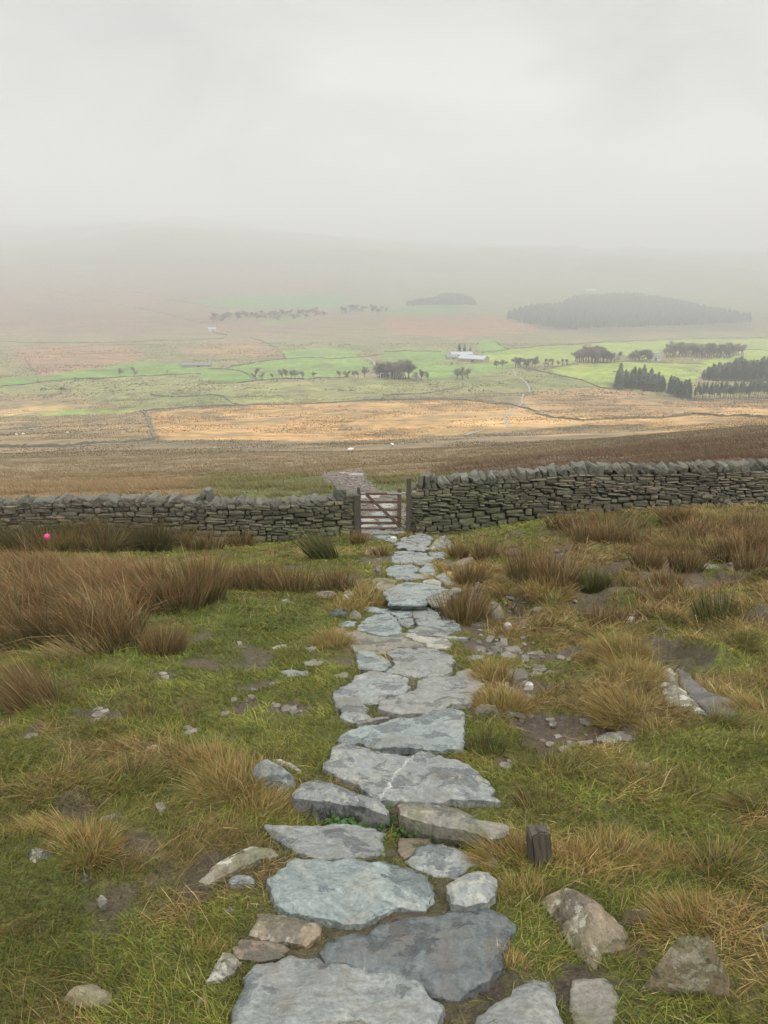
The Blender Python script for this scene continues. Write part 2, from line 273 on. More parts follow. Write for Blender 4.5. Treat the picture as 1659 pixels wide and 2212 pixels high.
S('boulder', 'B', [(1590,1010),(1640,955),(1700,940),(1730,1000),(1700,1065),(1610,1045)], .0, .08, 'brown', .1, 'brown boulder cut by the right edge of the picture', 'rock')
S('flat_stone', 'B', [(880,1190),(1000,1180),(1050,1230),(1045,1340),(1000,1420),(900,1420),(870,1280)], .01, .0, 'greybrown', .0, 'muddy ribbed stone at the bottom edge right of the pointed slab', 'stone')
S('flat_stone', 'A', [(858,842),(920,770),(1000,712),(1090,665),(1190,693),(1202,716),(1100,742),(1000,792),(900,852)], .02, .03, 'lichen', .75, 'elongated brown stone dotted with pale lichen, left of the smooth grey slab', 'stone')
S('flat_stone', 'A', [(985,835),(1020,805),(1090,810),(1102,850),(1000,857)], .02, .02, 'slate', .2, 'small grey stone below the lichen dotted elongated stone', 'stone')
S('flat_stone', 'A', [(1068,1062),(1100,1000),(1110,960),(1200,968),(1390,1020),(1382,1070),(1320,1120),(1240,1098),(1130,1088)], .03, .02, 'sand', .4, 'pale-topped brown stone at the left of the dark wet slab', 'stone')
S('flat_stone', 'A', [(1010,1132),(1050,1096),(1200,1102),(1242,1130),(1200,1172),(1130,1185),(1040,1172)], .02, .0, 'brown', .1, 'smooth brown stone wedged above the big bottom slab', 'stone')
S('flat_stone', 'A', [(893,1272),(930,1180),(960,1130),(1010,1140),(1045,1182),(1010,1232),(960,1272)], .02, .02, 'greybrown', .5, 'dark brown stone with a yellowish lichen blotch left of the big bottom slab', 'stone')
S('flat_stone', 'A', [(272,1352),(310,1290),(400,1270),(470,1310),(488,1362),(380,1392)], .02, .03, 'sand', .3, 'rounded brown stone in the grass near the lower left corner', 'stone')
S('flat_stone', 'A', [(843,1366),(870,1330),(906,1350),(890,1392)], .01, .02, 'brown', .2, 'small brown cobble in the grass beside the big bottom slab', 'stone')
S('boulder', 'A', [(105,775),(98,722),(180,690),(245,700),(212,762),(140,806)], .0, .07, 'greybrown', .6, 'grey boulder with a white lichen tip under the left tussock', 'rock')
S('flat_stone', 'A', [(600,272),(640,250),(712,250),(692,290),(640,294)], .02, .0, 'pale', .2, 'lone pale flat stone in the green grass left of the path', 'stone')
S('flat_stone', 'A', [(415,920),(440,900),(462,915),(430,932)], .02, .02, 'pale', .3, 'tiny pale pebble in the lower left grass', 'stone')
S('flat_stone', 'A', [(330,832),(360,810),(396,815),(370,847)], .01, .03, 'brown', .0, 'tiny red-brown stone below the left tussock', 'stone')
S('flat_stone', 'A', [(965,960),(990,945),(1015,955),(995,975)], .02, .02, 'greybrown', .3, 'tiny grey stone left of the broad blue-grey slab', 'stone')
S('flat_stone', 'A', [(545,130),(565,120),(575,140),(560,150)], .01, .03, 'pale', .1, 'small pale stone beside thin brown rushes on the left', 'stone')

SCOL = {'slate': (.175, .188, .178), 'blue': (.178, .206, .198), 'grey': (.16, .166, .158), 'dark': (.088, .102, .102), 'verydark': (.085, .08, .075),
        'pale': (.255, .245, .205), 'white': (.55, .53, .49), 'brown': (.145, .105, .075), 'greybrown': (.165, .15, .125), 'vein': (.175, .186, .178),
        'wetgrey': (.18, .185, .17), 'sand': (.20, .155, .105), 'lichen': (.17, .15, .115), 'mossy': (.11, .12, .06), 'orange': (.30, .20, .12), 'yellow': (.36, .28, .14)}

# stones -> world outlines
SW = []
for s in ST:
    uv = zp(s[1], s[2]); dome = s[4]
    vmin, vmax = uv[:, 1].min(), uv[:, 1].max()
    t = (vmax - uv[:, 1]) / (vmax - vmin + 1e-6)
    w = hit(uv[:, 0], uv[:, 1], s[3] * .8 + dome * .75 * t)
    SW.append(w)

# ------------------------------------------------------------------ near raster masks
RX0, RY0, RES = -15.0, 0.2, 0.02
RNX, RNY = 1500, 3000
gx = RX0 + (np.arange(RNX) + .5) * RES; gy = RY0 + (np.arange(RNY) + .5) * RES
def raster(polys):
    m = np.zeros((RNY, RNX), np.float32)
    for p in polys:
        x0, x1 = p[:, 0].min(), p[:, 0].max(); y0, y1 = p[:, 1].min(), p[:, 1].max()
        i0, i1 = int(max(0, (x0 - RX0) / RES)), int(min(RNX, (x1 - RX0) / RES + 2))
        j0, j1 = int(max(0, (y0 - RY0) / RES)), int(min(RNY, (y1 - RY0) / RES + 2))
        if i1 <= i0 or j1 <= j0: continue
        X, Y = np.meshgrid(gx[i0:i1], gy[j0:j1])
        m[j0:j1, i0:i1] = np.maximum(m[j0:j1, i0:i1], in_poly(X, Y, p[:, :2]))
    return m
def blur(m, r):
    k = max(1, int(r / RES))
    for ax in (0, 1):
        for _ in range(2):
            p = np.pad(m, [(k + 1, k) if a == ax else (0, 0) for a in (0, 1)], mode='edge')
            c = np.cumsum(p, axis=ax, dtype=np.float64)
            n = m.shape[ax]
            m = ((np.take(c, np.arange(2 * k + 1, 2 * k + 1 + n), axis=ax) - np.take(c, np.arange(0, n), axis=ax)) / (2 * k + 1)).astype(np.float32)
    return m
def look(m, X, Y):
    i = np.clip(((X - RX0) / RES).astype(int), 0, RNX - 1); j = np.clip(((Y - RY0) / RES).astype(int), 0, RNY - 1)
    ok = (X > RX0) & (X < RX0 + RNX * RES) & (Y > RY0) & (Y < RY0 + RNY * RES)
    return np.where(ok, m[j, i], 0)
slabM = raster(SW)
slabS = blur(slabM, .03); slabW = blur(slabM, .22)
MUD = [('A', [(500,650),(600,640),(700,640),(725,690),(650,735),(540,745)]), ('A', [(770,310),(800,260),(850,270),(860,340),(790,410)]),
       ('A', [(400,190),(450,150),(495,150),(480,200),(420,215)]), ('A', [(330,1050),(440,1010),(560,1000),(570,1080),(400,1110)]),
       ('A', [(600,570),(680,540),(750,510),(770,560),(650,600)]), 
       ('A', [(620,1220),(700,1200),(770,1200),(740,1290),(650,1270)]), ('A', [(1180,100),(1250,85),(1330,95),(1290,130),(1190,135)]),
       ('A', [(960,90),(1080,50),(1110,40),(1030,130),(980,150)]), ('A', [(0,1240),(60,1240),(70,1290),(0,1330)]), ('A', [(980,310),(1060,280),(1160,270),(1060,320)]),
       ('A', [(680,1100),(760,1090),(790,1130),(700,1160)]), 
        ('A', [(60,260),(140,250),(170,300),(80,310)]), ('A', [(450,560),(520,570),(520,600),(460,600)]),
       ('B', [(640,0),(740,20),(760,60),(850,130),(960,90),(985,120),(970,175),(860,205),(770,200),(700,120),(650,60)]),
       ('B', [(590,290),(660,290),(645,335),(600,330)]), ('B', [(690,1040),(790,1000),(860,990),(900,1080),(960,1150),(1000,1180),(880,1195),(800,1150),(700,1080)]),
       ('B', [(600,980),(660,980),(650,1060),(600,1070)]), ('B', [(1580,690),(1659,680),(1700,740),(1600,740)]), ('B', [(960,200),(1090,180),(1110,220),(980,225)]),
       ('B', [(90,900),(240,870),(300,880),(240,920),(100,960)]), ('B', [(280,760),(350,760),(360,800),(310,800)]),
       ('E', [(100,900),(260,905),(380,930),(490,960),(440,1012),(290,1032),(190,985),(130,950)]), ('E', [(190,1170),(330,1180),(335,1330),(400,1330),(560,1330),(620,1290),(680,1290),(680,1400),(560,1430),(430,1462),(310,1390),(210,1260)]),
       ('E', [(420,450),(470,450),(560,570),(620,640),(615,695),(530,695),(500,600),(450,520)]), ('E', [(150,700),(240,700),(225,800),(160,790)]),
       ('E', [(50,375),(190,400),(180,440),(60,420)]), ('E', [(1440,500),(1540,500),(1560,540),(1460,545)]), ('E', [(260,1080),(420,1060),(560,1050),(540,1085),(330,1110)]), ('E', [(0,860),(60,870),(110,960),(40,980),(0,960)]),
       ('D', [(470,1190),(560,1170),(575,1185),(530,1270),(480,1260)]), ('D', [(1150,1110),(1250,1010),(1390,985),(1340,1060),(1240,1150)]), ('D', [(800,1020),(850,1010),(850,1060),(810,1060)]),
       ('D', [(1370,1130),(1500,1115),(1540,1150),(1400,1160)]), ('D', [(1570,450),(1640,440),(1640,540),(1580,530)]), ('D', [(1190,830),(1270,820),(1250,860),(1180,860)]), ('D', [(880,1250),(1000,1240),(990,1276),(900,1276)]),
       ('C', [(370,420),(470,400),(480,470),(390,480)]), ('C', [(500,300),(600,300),(610,335),(510,330)]), ('C', [(480,150),(560,150),(620,185),(520,175)]),
       ('C', [(980,310),(1110,340),(1110,400),(1010,370)]), ('C', [(700,120),(900,140),(1100,150),(1100,170),(900,165),(740,150)]), ('C',[(1080,760),(1180,780),(1180,860),(1090,840)]),
       ('C',[(560,1400),(760,1415),(940,1420),(900,1440),(620,1440)])]
mud_w = [hit(*zp(r, p).T) for r, p in MUD]
for i, (r_, p_) in enumerate(MUD):
    if r_ in 'EBC': mud_w[i][:, :2] = mud_w[i][:, :2].mean(0) + (mud_w[i][:, :2] - mud_w[i][:, :2].mean(0)) * (1.6 if r_ == 'E' else 1.3)
GRAV = [hit(*np.array(p, float).T) for p in ([(690,1030),(712,1017),(790,1017),(797,1035),(815,1060),(872,1066),(880,1100),(884,1152),(776,1152),(770,1100),(760,1066),(716,1052)],)]
mudM = raster(mud_w)
GX, GY = np.meshgrid(gx, gy)
mn = fbm(GX * 5, GY * 5, 5, 4)
gravM = blur(raster(GRAV), .3); gravM = sstep(.4, .6, gravM + (mn - .5) * 1.6 * (gravM > .02) * (gravM < .98))
mudS = sstep(.38, .62, blur(mudM, .06) * .72 + (mn - .5) * 1.9 * (blur(mudM, .12) > .02))
mudS = np.maximum(mudS, sstep(.25, .6, slabW) * sstep(.40, .62, mn) * .75)
sp_n = fbm(GX * 1.3, GY * 1.3, 31, 4)
mudS = np.maximum(mudS, sstep(0, .05, sp_n - np.where((GX > 1.1) & (GY > 4.5), .60, .715)) * .8 * (GY < 17)).astype(np.float32)
mudS = np.maximum(mudS, sstep(.3, .6, gravM)).astype(np.float32)
mudB = blur(mudS, .06); chanM = blur(raster([w for w, (r_, p_) in zip(mud_w, MUD) if r_ in 'EB']), .16)
wallM = np.exp(-((GY - 18.25) / .7) ** 2).astype(np.float32)
hollowM = blur(raster([hit(*np.array(p, float).T) for p in ([(650,1742),(700,1748),(780,1758),(850,1772),(900,1790),(1000,1812),(1060,1822),(1000,1822),(900,1812),(850,1800),(760,1786),(660,1775)],)]), .04)
del GX, GY, mn, sp_n

def Hn(X, Y):
    """terrain with hummocks, hollows and beds for the stones"""
    X = np.asarray(X, float); Y = np.asarray(Y, float)
    z = Hs(X, Y)
    r = np.hypot(X, Y)
    near = 1 - sstep(60, 160, r)
    quiet = 1 - np.clip(look(slabW, X, Y) * 2.2, 0, 1)
    quiet = quiet * (1 - .8 * np.exp(-((Y - 18.2) / 1.0) ** 2)) * (1 - .85 * np.exp(-(X / .9) ** 2) * (Y < 40))
    h1 = (fbm(X * .45, Y * .45, 3, 3) - .5) * .22
    b = fbm(X * 1.3 + 9, Y * 1.3, 8, 3); h2 = (1 - np.abs(2 * b - 1)) * .13 - .085
    h3 = (fbm(X * 5, Y * 5, 12, 3) - .5) * .045
    z = z - .10 * look(chanM, X, Y) * quiet
    z = z + near * quiet * (h1 + h2 * (1 + 2.3 * sstep(1.0, 2.2, X) * (Y < 18) * sstep(3., 6., Y)) + h3)
    md = look(mudB, X, Y)
    z = z - md * .035 * (1 - look(gravM, X, Y)) * (1 - np.clip(look(slabW, X, Y) * 3, 0, 1)) + md * (fbm(X * 14, Y * 14, 21, 3) - .5) * .035
    z = z - .06 * sstep(.55, 1, look(slabS, X, Y)) - .07 * look(hollowM, X, Y)
    mid = sstep(60, 200, r)
    z = z + mid * (fbm(X / 45., Y / 28., 40, 3) - .5) * np.clip(r / 150., 0, 4.0)
    z = z + sstep(2800, 4500, r) * (fbm(X / 700., Y / 900., 47, 4) - .5) * 110
    return z

# ------------------------------------------------------------------ materials
def new_mat(name):
    m = bpy.data.materials.new(name); m.use_nodes = True
    nt = m.node_tree; b = nt.nodes['Principled BSDF']
    return m, nt, b
def N(nt, t, **kw):
    n = nt.nodes.new(t)
    for k, v in kw.items():
        if k.startswith('i_'):
            key = k[2:]
            key = int(key) if key.isdigit() else key.replace('_', ' ')
            n.inputs[key].default_value = v
        else: setattr(n, k, v)
    return n
def mixc(nt, fac, a, b, blend='MIX'):
    m = nt.nodes.new('ShaderNodeMix'); m.data_type = 'RGBA'; m.blend_type = blend
    for s, v in ((0, fac), (6, a), (7, b)):
        if isinstance(v, bpy.types.NodeSocket): nt.links.new(v, m.inputs[s])
        elif isinstance(v, (int, float)): m.inputs[s].default_value = v
        else: m.inputs[s].default_value = (*v, 1) if len(v) == 3 else v
    return m.outputs[2]
def ramp(nt, src, pts):
    r = nt.nodes.new('ShaderNodeValToRGB'); cr = r.color_ramp
    while len(cr.elements) < len(pts): cr.elements.new(.5)
    for e, (p, c) in zip(cr.elements, pts):
        e.position = p; e.color = (c, c, c, 1) if isinstance(c, (int, float)) else (*c, 1)
    nt.links.new(src, r.inputs[0]); return r.outputs[0]
def noise(nt, vec, scale, detail=5, rough=.55, dist=0):
    n = N(nt, 'ShaderNodeTexNoise'); n.inputs['Scale'].default_value = scale; n.inputs['Detail'].default_value = detail
    n.inputs['Roughness'].default_value = rough; n.inputs['Distortion'].default_value = dist
    if vec is not None: nt.links.new(vec, n.inputs['Vector'])
    return n.outputs['Fac']
def bump(nt, b, h, strength, dist, prev=None):
    n = N(nt, 'ShaderNodeBump'); n.inputs['Strength'].default_value = strength; n.inputs['Distance'].default_value = dist
    nt.links.new(h, n.inputs['Height'])
    if prev: nt.links.new(prev, n.inputs['Normal'])
    nt.links.new(n.outputs[0], b.inputs['Normal']); return n.outputs[0]
def position(nt):
    return N(nt, 'ShaderNodeNewGeometry').outputs['Position']
def mathn(nt, op, a, b=None, clamp=False):
    m = nt.nodes.new('ShaderNodeMath'); m.operation = op; m.use_clamp = clamp
    for i, v in ((0, a), (1, b)):
        if v is None: continue
        if isinstance(v, bpy.types.NodeSocket): nt.links.new(v, m.inputs[i])
        else: m.inputs[i].default_value = v
    return m.outputs[0]

def stone_mat(name, vein=False, rust=False, green=0.0):
    m, nt, b = new_mat(name); pos = position(nt)
    oi = N(nt, 'ShaderNodeObjectInfo')
    va_ = N(nt, 'ShaderNodeVectorMath', operation='MULTIPLY_ADD'); va_.inputs[1].default_value = (1, 1, 1); nt.links.new(pos, va_.inputs[0]); cx = N(nt, 'ShaderNodeCombineXYZ')
    nt.links.new(mathn(nt, 'MULTIPLY', oi.outputs['Random'], 37.0), cx.inputs[0]); nt.links.new(mathn(nt, 'MULTIPLY', oi.outputs['Random'], 91.0), cx.inputs[1]); nt.links.new(cx.outputs[0], va_.inputs[2]); po = va_.outputs[0]
    vr = N(nt, 'ShaderNodeVectorRotate', rotation_type='Z_AXIS'); nt.links.new(po, vr.inputs['Vector']); nt.links.new(mathn(nt, 'MULTIPLY', oi.outputs['Random'], 6.28), vr.inputs['Angle'])
    mp = N(nt, 'ShaderNodeMapping'); mp.inputs['Scale'].default_value = (1, 2.1, 1.6); nt.links.new(vr.outputs[0], mp.inputs[0])
    st = mp.outputs[0]
    n1 = noise(nt, pos, 2.6, 7, .65, .6); n2 = noise(nt, st, 16, 6, .65, .3); n3 = noise(nt, pos, 70, 4, .6)
    c = mixc(nt, 1.0, oi.outputs['Color'], ramp(nt, n1, [(.3, (.80, .82, .84)), (.55, (1, 1, 1)), (.75, (1.18, 1.16, 1.10))]), 'MULTIPLY')
    c = mixc(nt, 1.0, c, ramp(nt, n2, [(.3, .66), (.5, 1.0), (.7, 1.35)]), 'MULTIPLY')
    c = mixc(nt, 1.0, c, ramp(nt, n3, [(.3, .74), (.7, 1.25)]), 'MULTIPLY')
    if green:
        c = mixc(nt, mathn(nt, 'MULTIPLY', ramp(nt, noise(nt, pos, 5, 5), [(.42, 0.0), (.62, 1.0)]), green), c, (.075, .095, .03))
    c = mixc(nt, ramp(nt, noise(nt, pos, 2.0, 7, .7, .5), [(.53, 0.0), (.66, .6)]), c, (.125, .108, .080))
    if rust:
        c = mixc(nt, ramp(nt, noise(nt, st, 2.2, 5, .6, .8), [(.54, 0.0), (.70, .38)]), c, (.13, .085, .07))
    # damp blotches with a crisp outline
    w = ramp(nt, noise(nt, po, 4.5, 7, .62, .4), [(.535, 0.0), (.555, 1.0)])
    c = mixc(nt, mathn(nt, 'MULTIPLY', w, .9), c, mixc(nt, 1.0, c, (.52, .54, .57), 'MULTIPLY'))
    # lichen
    li = ramp(nt, noise(nt, pos, 9, 8, .72, .2), [(.545, 0.0), (.58, 1.0)])
    li2 = ramp(nt, noise(nt, pos, 34, 5, .6), [(.36, 0.0), (.5, 1.0)])
    lf = mathn(nt, 'MULTIPLY', mathn(nt, 'MULTIPLY', li, li2), mathn(nt, 'POWER', oi.outputs['Alpha'], 1.4))
    c = mixc(nt, mathn(nt, 'MULTIPLY', lf, 1.7, True), c, (.36, .355, .285))
    if vein:
        sx = N(nt, 'ShaderNodeSeparateXYZ'); nt.links.new(pos, sx.inputs[0])
        VX, VY, VA = vein
        d = mathn(nt, 'ADD', mathn(nt, 'MULTIPLY', mathn(nt, 'SUBTRACT', sx.outputs[0], VX), math.cos(VA)), mathn(nt, 'MULTIPLY', mathn(nt, 'SUBTRACT', sx.outputs[1], VY), math.sin(VA)))
        wob = mathn(nt, 'MULTIPLY', mathn(nt, 'SUBTRACT', noise(nt, pos, 9, 6, .7), .5), .12)
        dd = mathn(nt, 'ABSOLUTE', mathn(nt, 'ADD', d, wob))
        vf = ramp(nt, mathn(nt, 'ADD', dd, mathn(nt, 'MULTIPLY', noise(nt, pos, 40, 4), .02)), [(.010, 1.0), (.017, 0.0)])
        vf = mathn(nt, 'MULTIPLY', vf, ramp(nt, noise(nt, pos, 26, 4), [(.38, .15), (.5, .9)]))
        c = mixc(nt, vf, c, (.44, .44, .40))
    nt.links.new(c, b.inputs['Base Color'])
    rr = mathn(nt, 'SUBTRACT', .52, mathn(nt, 'MULTIPLY', w, .27)); nt.links.new(rr, b.inputs['Roughness'])
    b.inputs['Specular IOR Level'].default_value = .45
    n4 = noise(nt, st, 5, 6, .6, .8); fl = mathn(nt, 'DIVIDE', mathn(nt, 'FLOOR', mathn(nt, 'MULTIPLY', n4, 16)), 16)
    p = bump(nt, b, fl, .8, .02); p = bump(nt, b, n2, .5, .010, p); bump(nt, b, n3, .8, .006, p)
    return m
M = {}
M['stone'] = stone_mat('slate_stone')
M['rust'] = stone_mat('rusty_slate', rust=True)
M['rock'] = stone_mat('sandstone_rock', green=.45)
iv = [i for i, s in enumerate(ST) if s[5] == 'vein'][0]
vp = hit(np.array([898., 838.]), np.array([1625., 1712.]))
va = math.atan2(vp[1, 1] - vp[0, 1], vp[1, 0] - vp[0, 0]) + math.pi / 2
M['vein'] = stone_mat('quartz_veined_slate', vein=(vp[0, 0], vp[0, 1], va))

# wall stone: per-vertex colour
def wall_mat():
    m, nt, b = new_mat('drystone'); pos = position(nt)
    at = N(nt, 'ShaderNodeAttribute', attribute_name='Col')
    c = mixc(nt, 1.0, at.outputs['Color'], ramp(nt, noise(nt, pos, 9, 6, .65), [(.25, .6), (.5, 1.0), (.75, 1.3)]), 'MULTIPLY')
    c = mixc(nt, 1.0, c, ramp(nt, noise(nt, pos, 40, 4, .6), [(.3, .75), (.7, 1.2)]), 'MULTIPLY')
    c = mixc(nt, ramp(nt, noise(nt, pos, 6, 8, .75), [(.60, 0.0), (.66, .6)]), c, (.22, .23, .18))
    c = mixc(nt, ramp(nt, noise(nt, pos, 13, 6, .7), [(.68, 0.0), (.70, .9)]), c, (.5, .5, .46))
    nt.links.new(c, b.inputs['Base Color']); b.inputs['Roughness'].default_value = .75
    p = bump(nt, b, noise(nt, pos, 14, 6, .65), .7, .03)
    return m
M['wall'] = wall_mat()

def blade_mat(name, transl=.25):
    m, nt, b = new_mat(name)
    at = N(nt, 'ShaderNodeAttribute', attribute_name='Col')
    nt.links.new(at.outputs['Color'], b.inputs['Base Color']); b.inputs['Roughness'].default_value = .6
    b.inputs['Specular IOR Level'].default_value = .12
    tr = N(nt, 'ShaderNodeBsdfTranslucent'); nt.links.new(at.outputs['Color'], tr.inputs[0])
    mx = N(nt, 'ShaderNodeMixShader'); mx.inputs[0].default_value = transl
    nt.links.new(b.outputs[0], mx.inputs[1]); nt.links.new(tr.outputs[0], mx.inputs[2])
    nt.links.new(mx.outputs[0], nt.nodes['Material Output'].inputs['Surface'])
    return m
M['grass'] = blade_mat('grass_blade')

def ground_mat():
    m, nt, b = new_mat('ground_turf'); pos = position(nt)
    at = N(nt, 'ShaderNodeAttribute', attribute_name='Col')
    ln = N(nt, 'ShaderNodeVectorMath', operation='LENGTH'); nt.links.new(pos, ln.inputs[0])
    far = ramp(nt, mathn(nt, 'DIVIDE', ln.outputs['Value'], 150.0), [(.15, 0.0), (.8, 1.0)])
    nn = noise(nt, pos, 22, 6, .7); nf = noise(nt, pos, .12, 10, .72)
    mp = N(nt, 'ShaderNodeMapping'); mp.inputs['Scale'].default_value = (.35, 1.0, 1); nt.links.new(pos, mp.inputs[0])
    nf2 = noise(nt, mp.outputs[0], .035, 8, .75, .3)
    c1 = mixc(nt, 1.0, at.outputs['Color'], ramp(nt, nn, [(.3, .45), (.5, 1.0), (.7, 1.55)]), 'MULTIPLY')
    n9 = noise(nt, pos, 110, 4, .7); c1 = mixc(nt, 1.0, c1, ramp(nt, n9, [(.35, .55), (.5, 1.0), (.62, 1.3), (.7, 2.2)]), 'MULTIPLY')
    c2 = mixc(nt, 1.0, at.outputs['Color'], ramp(nt, nf, [(.32, (.42, .47, .42)), (.5, (1, 1, 1)), (.68, (1.5, 1.42, 1.3))]), 'MULTIPLY')
    c2 = mixc(nt, 1.0, c2, ramp(nt, nf2, [(.32, (.6, .66, .62)), (.5, (1, 1, 1)), (.68, (1.38, 1.28, 1.2))]), 'MULTIPLY')
    c = mixc(nt, far, c1, c2)
    nt.links.new(c, b.inputs['Base Color'])
    wet = at.outputs['Alpha']
    rr = mathn(nt, 'SUBTRACT', .85, mathn(nt, 'MULTIPLY', wet, .35)); nt.links.new(rr, b.inputs['Roughness'])
    b.inputs['Specular IOR Level'].default_value = .3
    p = bump(nt, b, nn, .9, .04); bump(nt, b, n9, .6, .008, p)
    return m
M['ground'] = ground_mat()

def simple_mat(name, col, rough=.6, scale=8, amt=.35, bmp=.3, stretch=None, metal=0):
    m, nt, b = new_mat(name)
    tc = N(nt, 'ShaderNodeTexCoord').outputs['Object']
    if stretch:
        mp = N(nt, 'ShaderNodeMapping'); mp.inputs['Scale'].default_value = stretch; nt.links.new(tc, mp.inputs[0]); tc = mp.outputs[0]
    n = noise(nt, tc, scale, 6, .65)
    c = mixc(nt, 1.0, col, ramp(nt, n, [(.25, 1 - amt), (.5, 1.0), (.75, 1 + amt)]), 'MULTIPLY')
    nt.links.new(c, b.inputs['Base Color']); b.inputs['Roughness'].default_value = rough; b.inputs['Metallic'].default_value = metal
    if bmp: bump(nt, b, n, bmp, .01)
    return m
M['oldwood'] = simple_mat('weathered_wood', (.062, .052, .042), .75, 12, .5, .6, (4, 4, .4))
M['gatewood'] = simple_mat('brown_gate_wood', (.10, .062, .045), .55, 10, .45, .4, (1, 4, 4))
M['stump'] = simple_mat('stump_wood', (.066, .056, .040), .8, 9, .6, .9, (9, 9, .6))
M['steel'] = simple_mat('galvanised_steel', (.42, .44, .45), .45, 20, .2, .1, None, .6)
M['pink'] = simple_mat('pink_foil', (.75, .03, .22), .18, 5, .1, 0)
M['ribbon'] = simple_mat('silver_ribbon', (.7, .7, .72), .3, 5, .1, 0)
M['bark'] = simple_mat('bark', (.07, .06, .05), .85, 3, .4, .2)
M['twig'] = simple_mat('twigs', (.185, .165, .125), .85, 1, .35, 0)
M['conifer'] = simple_mat('conifer_needles', (.070, .092, .060), .8, .4, .4, 0)
M['roof'] = simple_mat('pale_sheet_roof', (.30, .33, .36), .5, .6, .12, 0)
M['slateroof'] = simple_mat('dark_slate_roof', (.16, .16, .17), .6, .6, .2, 0)
M['housewall'] = simple_mat('farm_stone_wall', (.26, .24, .21), .8, .8, .25, 0)
M['whitewall'] = simple_mat('whitewashed_wall', (.5, .5, .47), .7, .8, .08, 0)
M['glass'] = simple_mat('dark_window', (.03, .035, .04), .2, 1, .1, 0)
M['farwall'] = simple_mat('far_drystone', (.13, .125, .09), .85, .5, .4, 0)
M['farpath'] = simple_mat('pale_track', (.21, .24, .21), .6, .4, .3, 0)
M['wool'] = simple_mat('sheep_wool', (.62, .60, .54), .9, 6, .2, .2)
M['sheepface'] = simple_mat('sheep_face', (.05, .045, .04), .8, 6, .2, 0)
M['leaf'] = blade_mat('leaf', .2)

# ------------------------------------------------------------------ ground colours
LIN = lambda r, g, b: np.array([r, g, b], float)
GREEN = LIN(.145, .160, .030); LGREEN = LIN(.10, .165, .03); GOLD = LIN(.30, .205, .075); STRAW = LIN(.42, .34, .17)
BROWN = LIN(.155, .092, .045); MUDC = LIN(.066, .050, .034); OLIVE = LIN(.10, .10, .035)

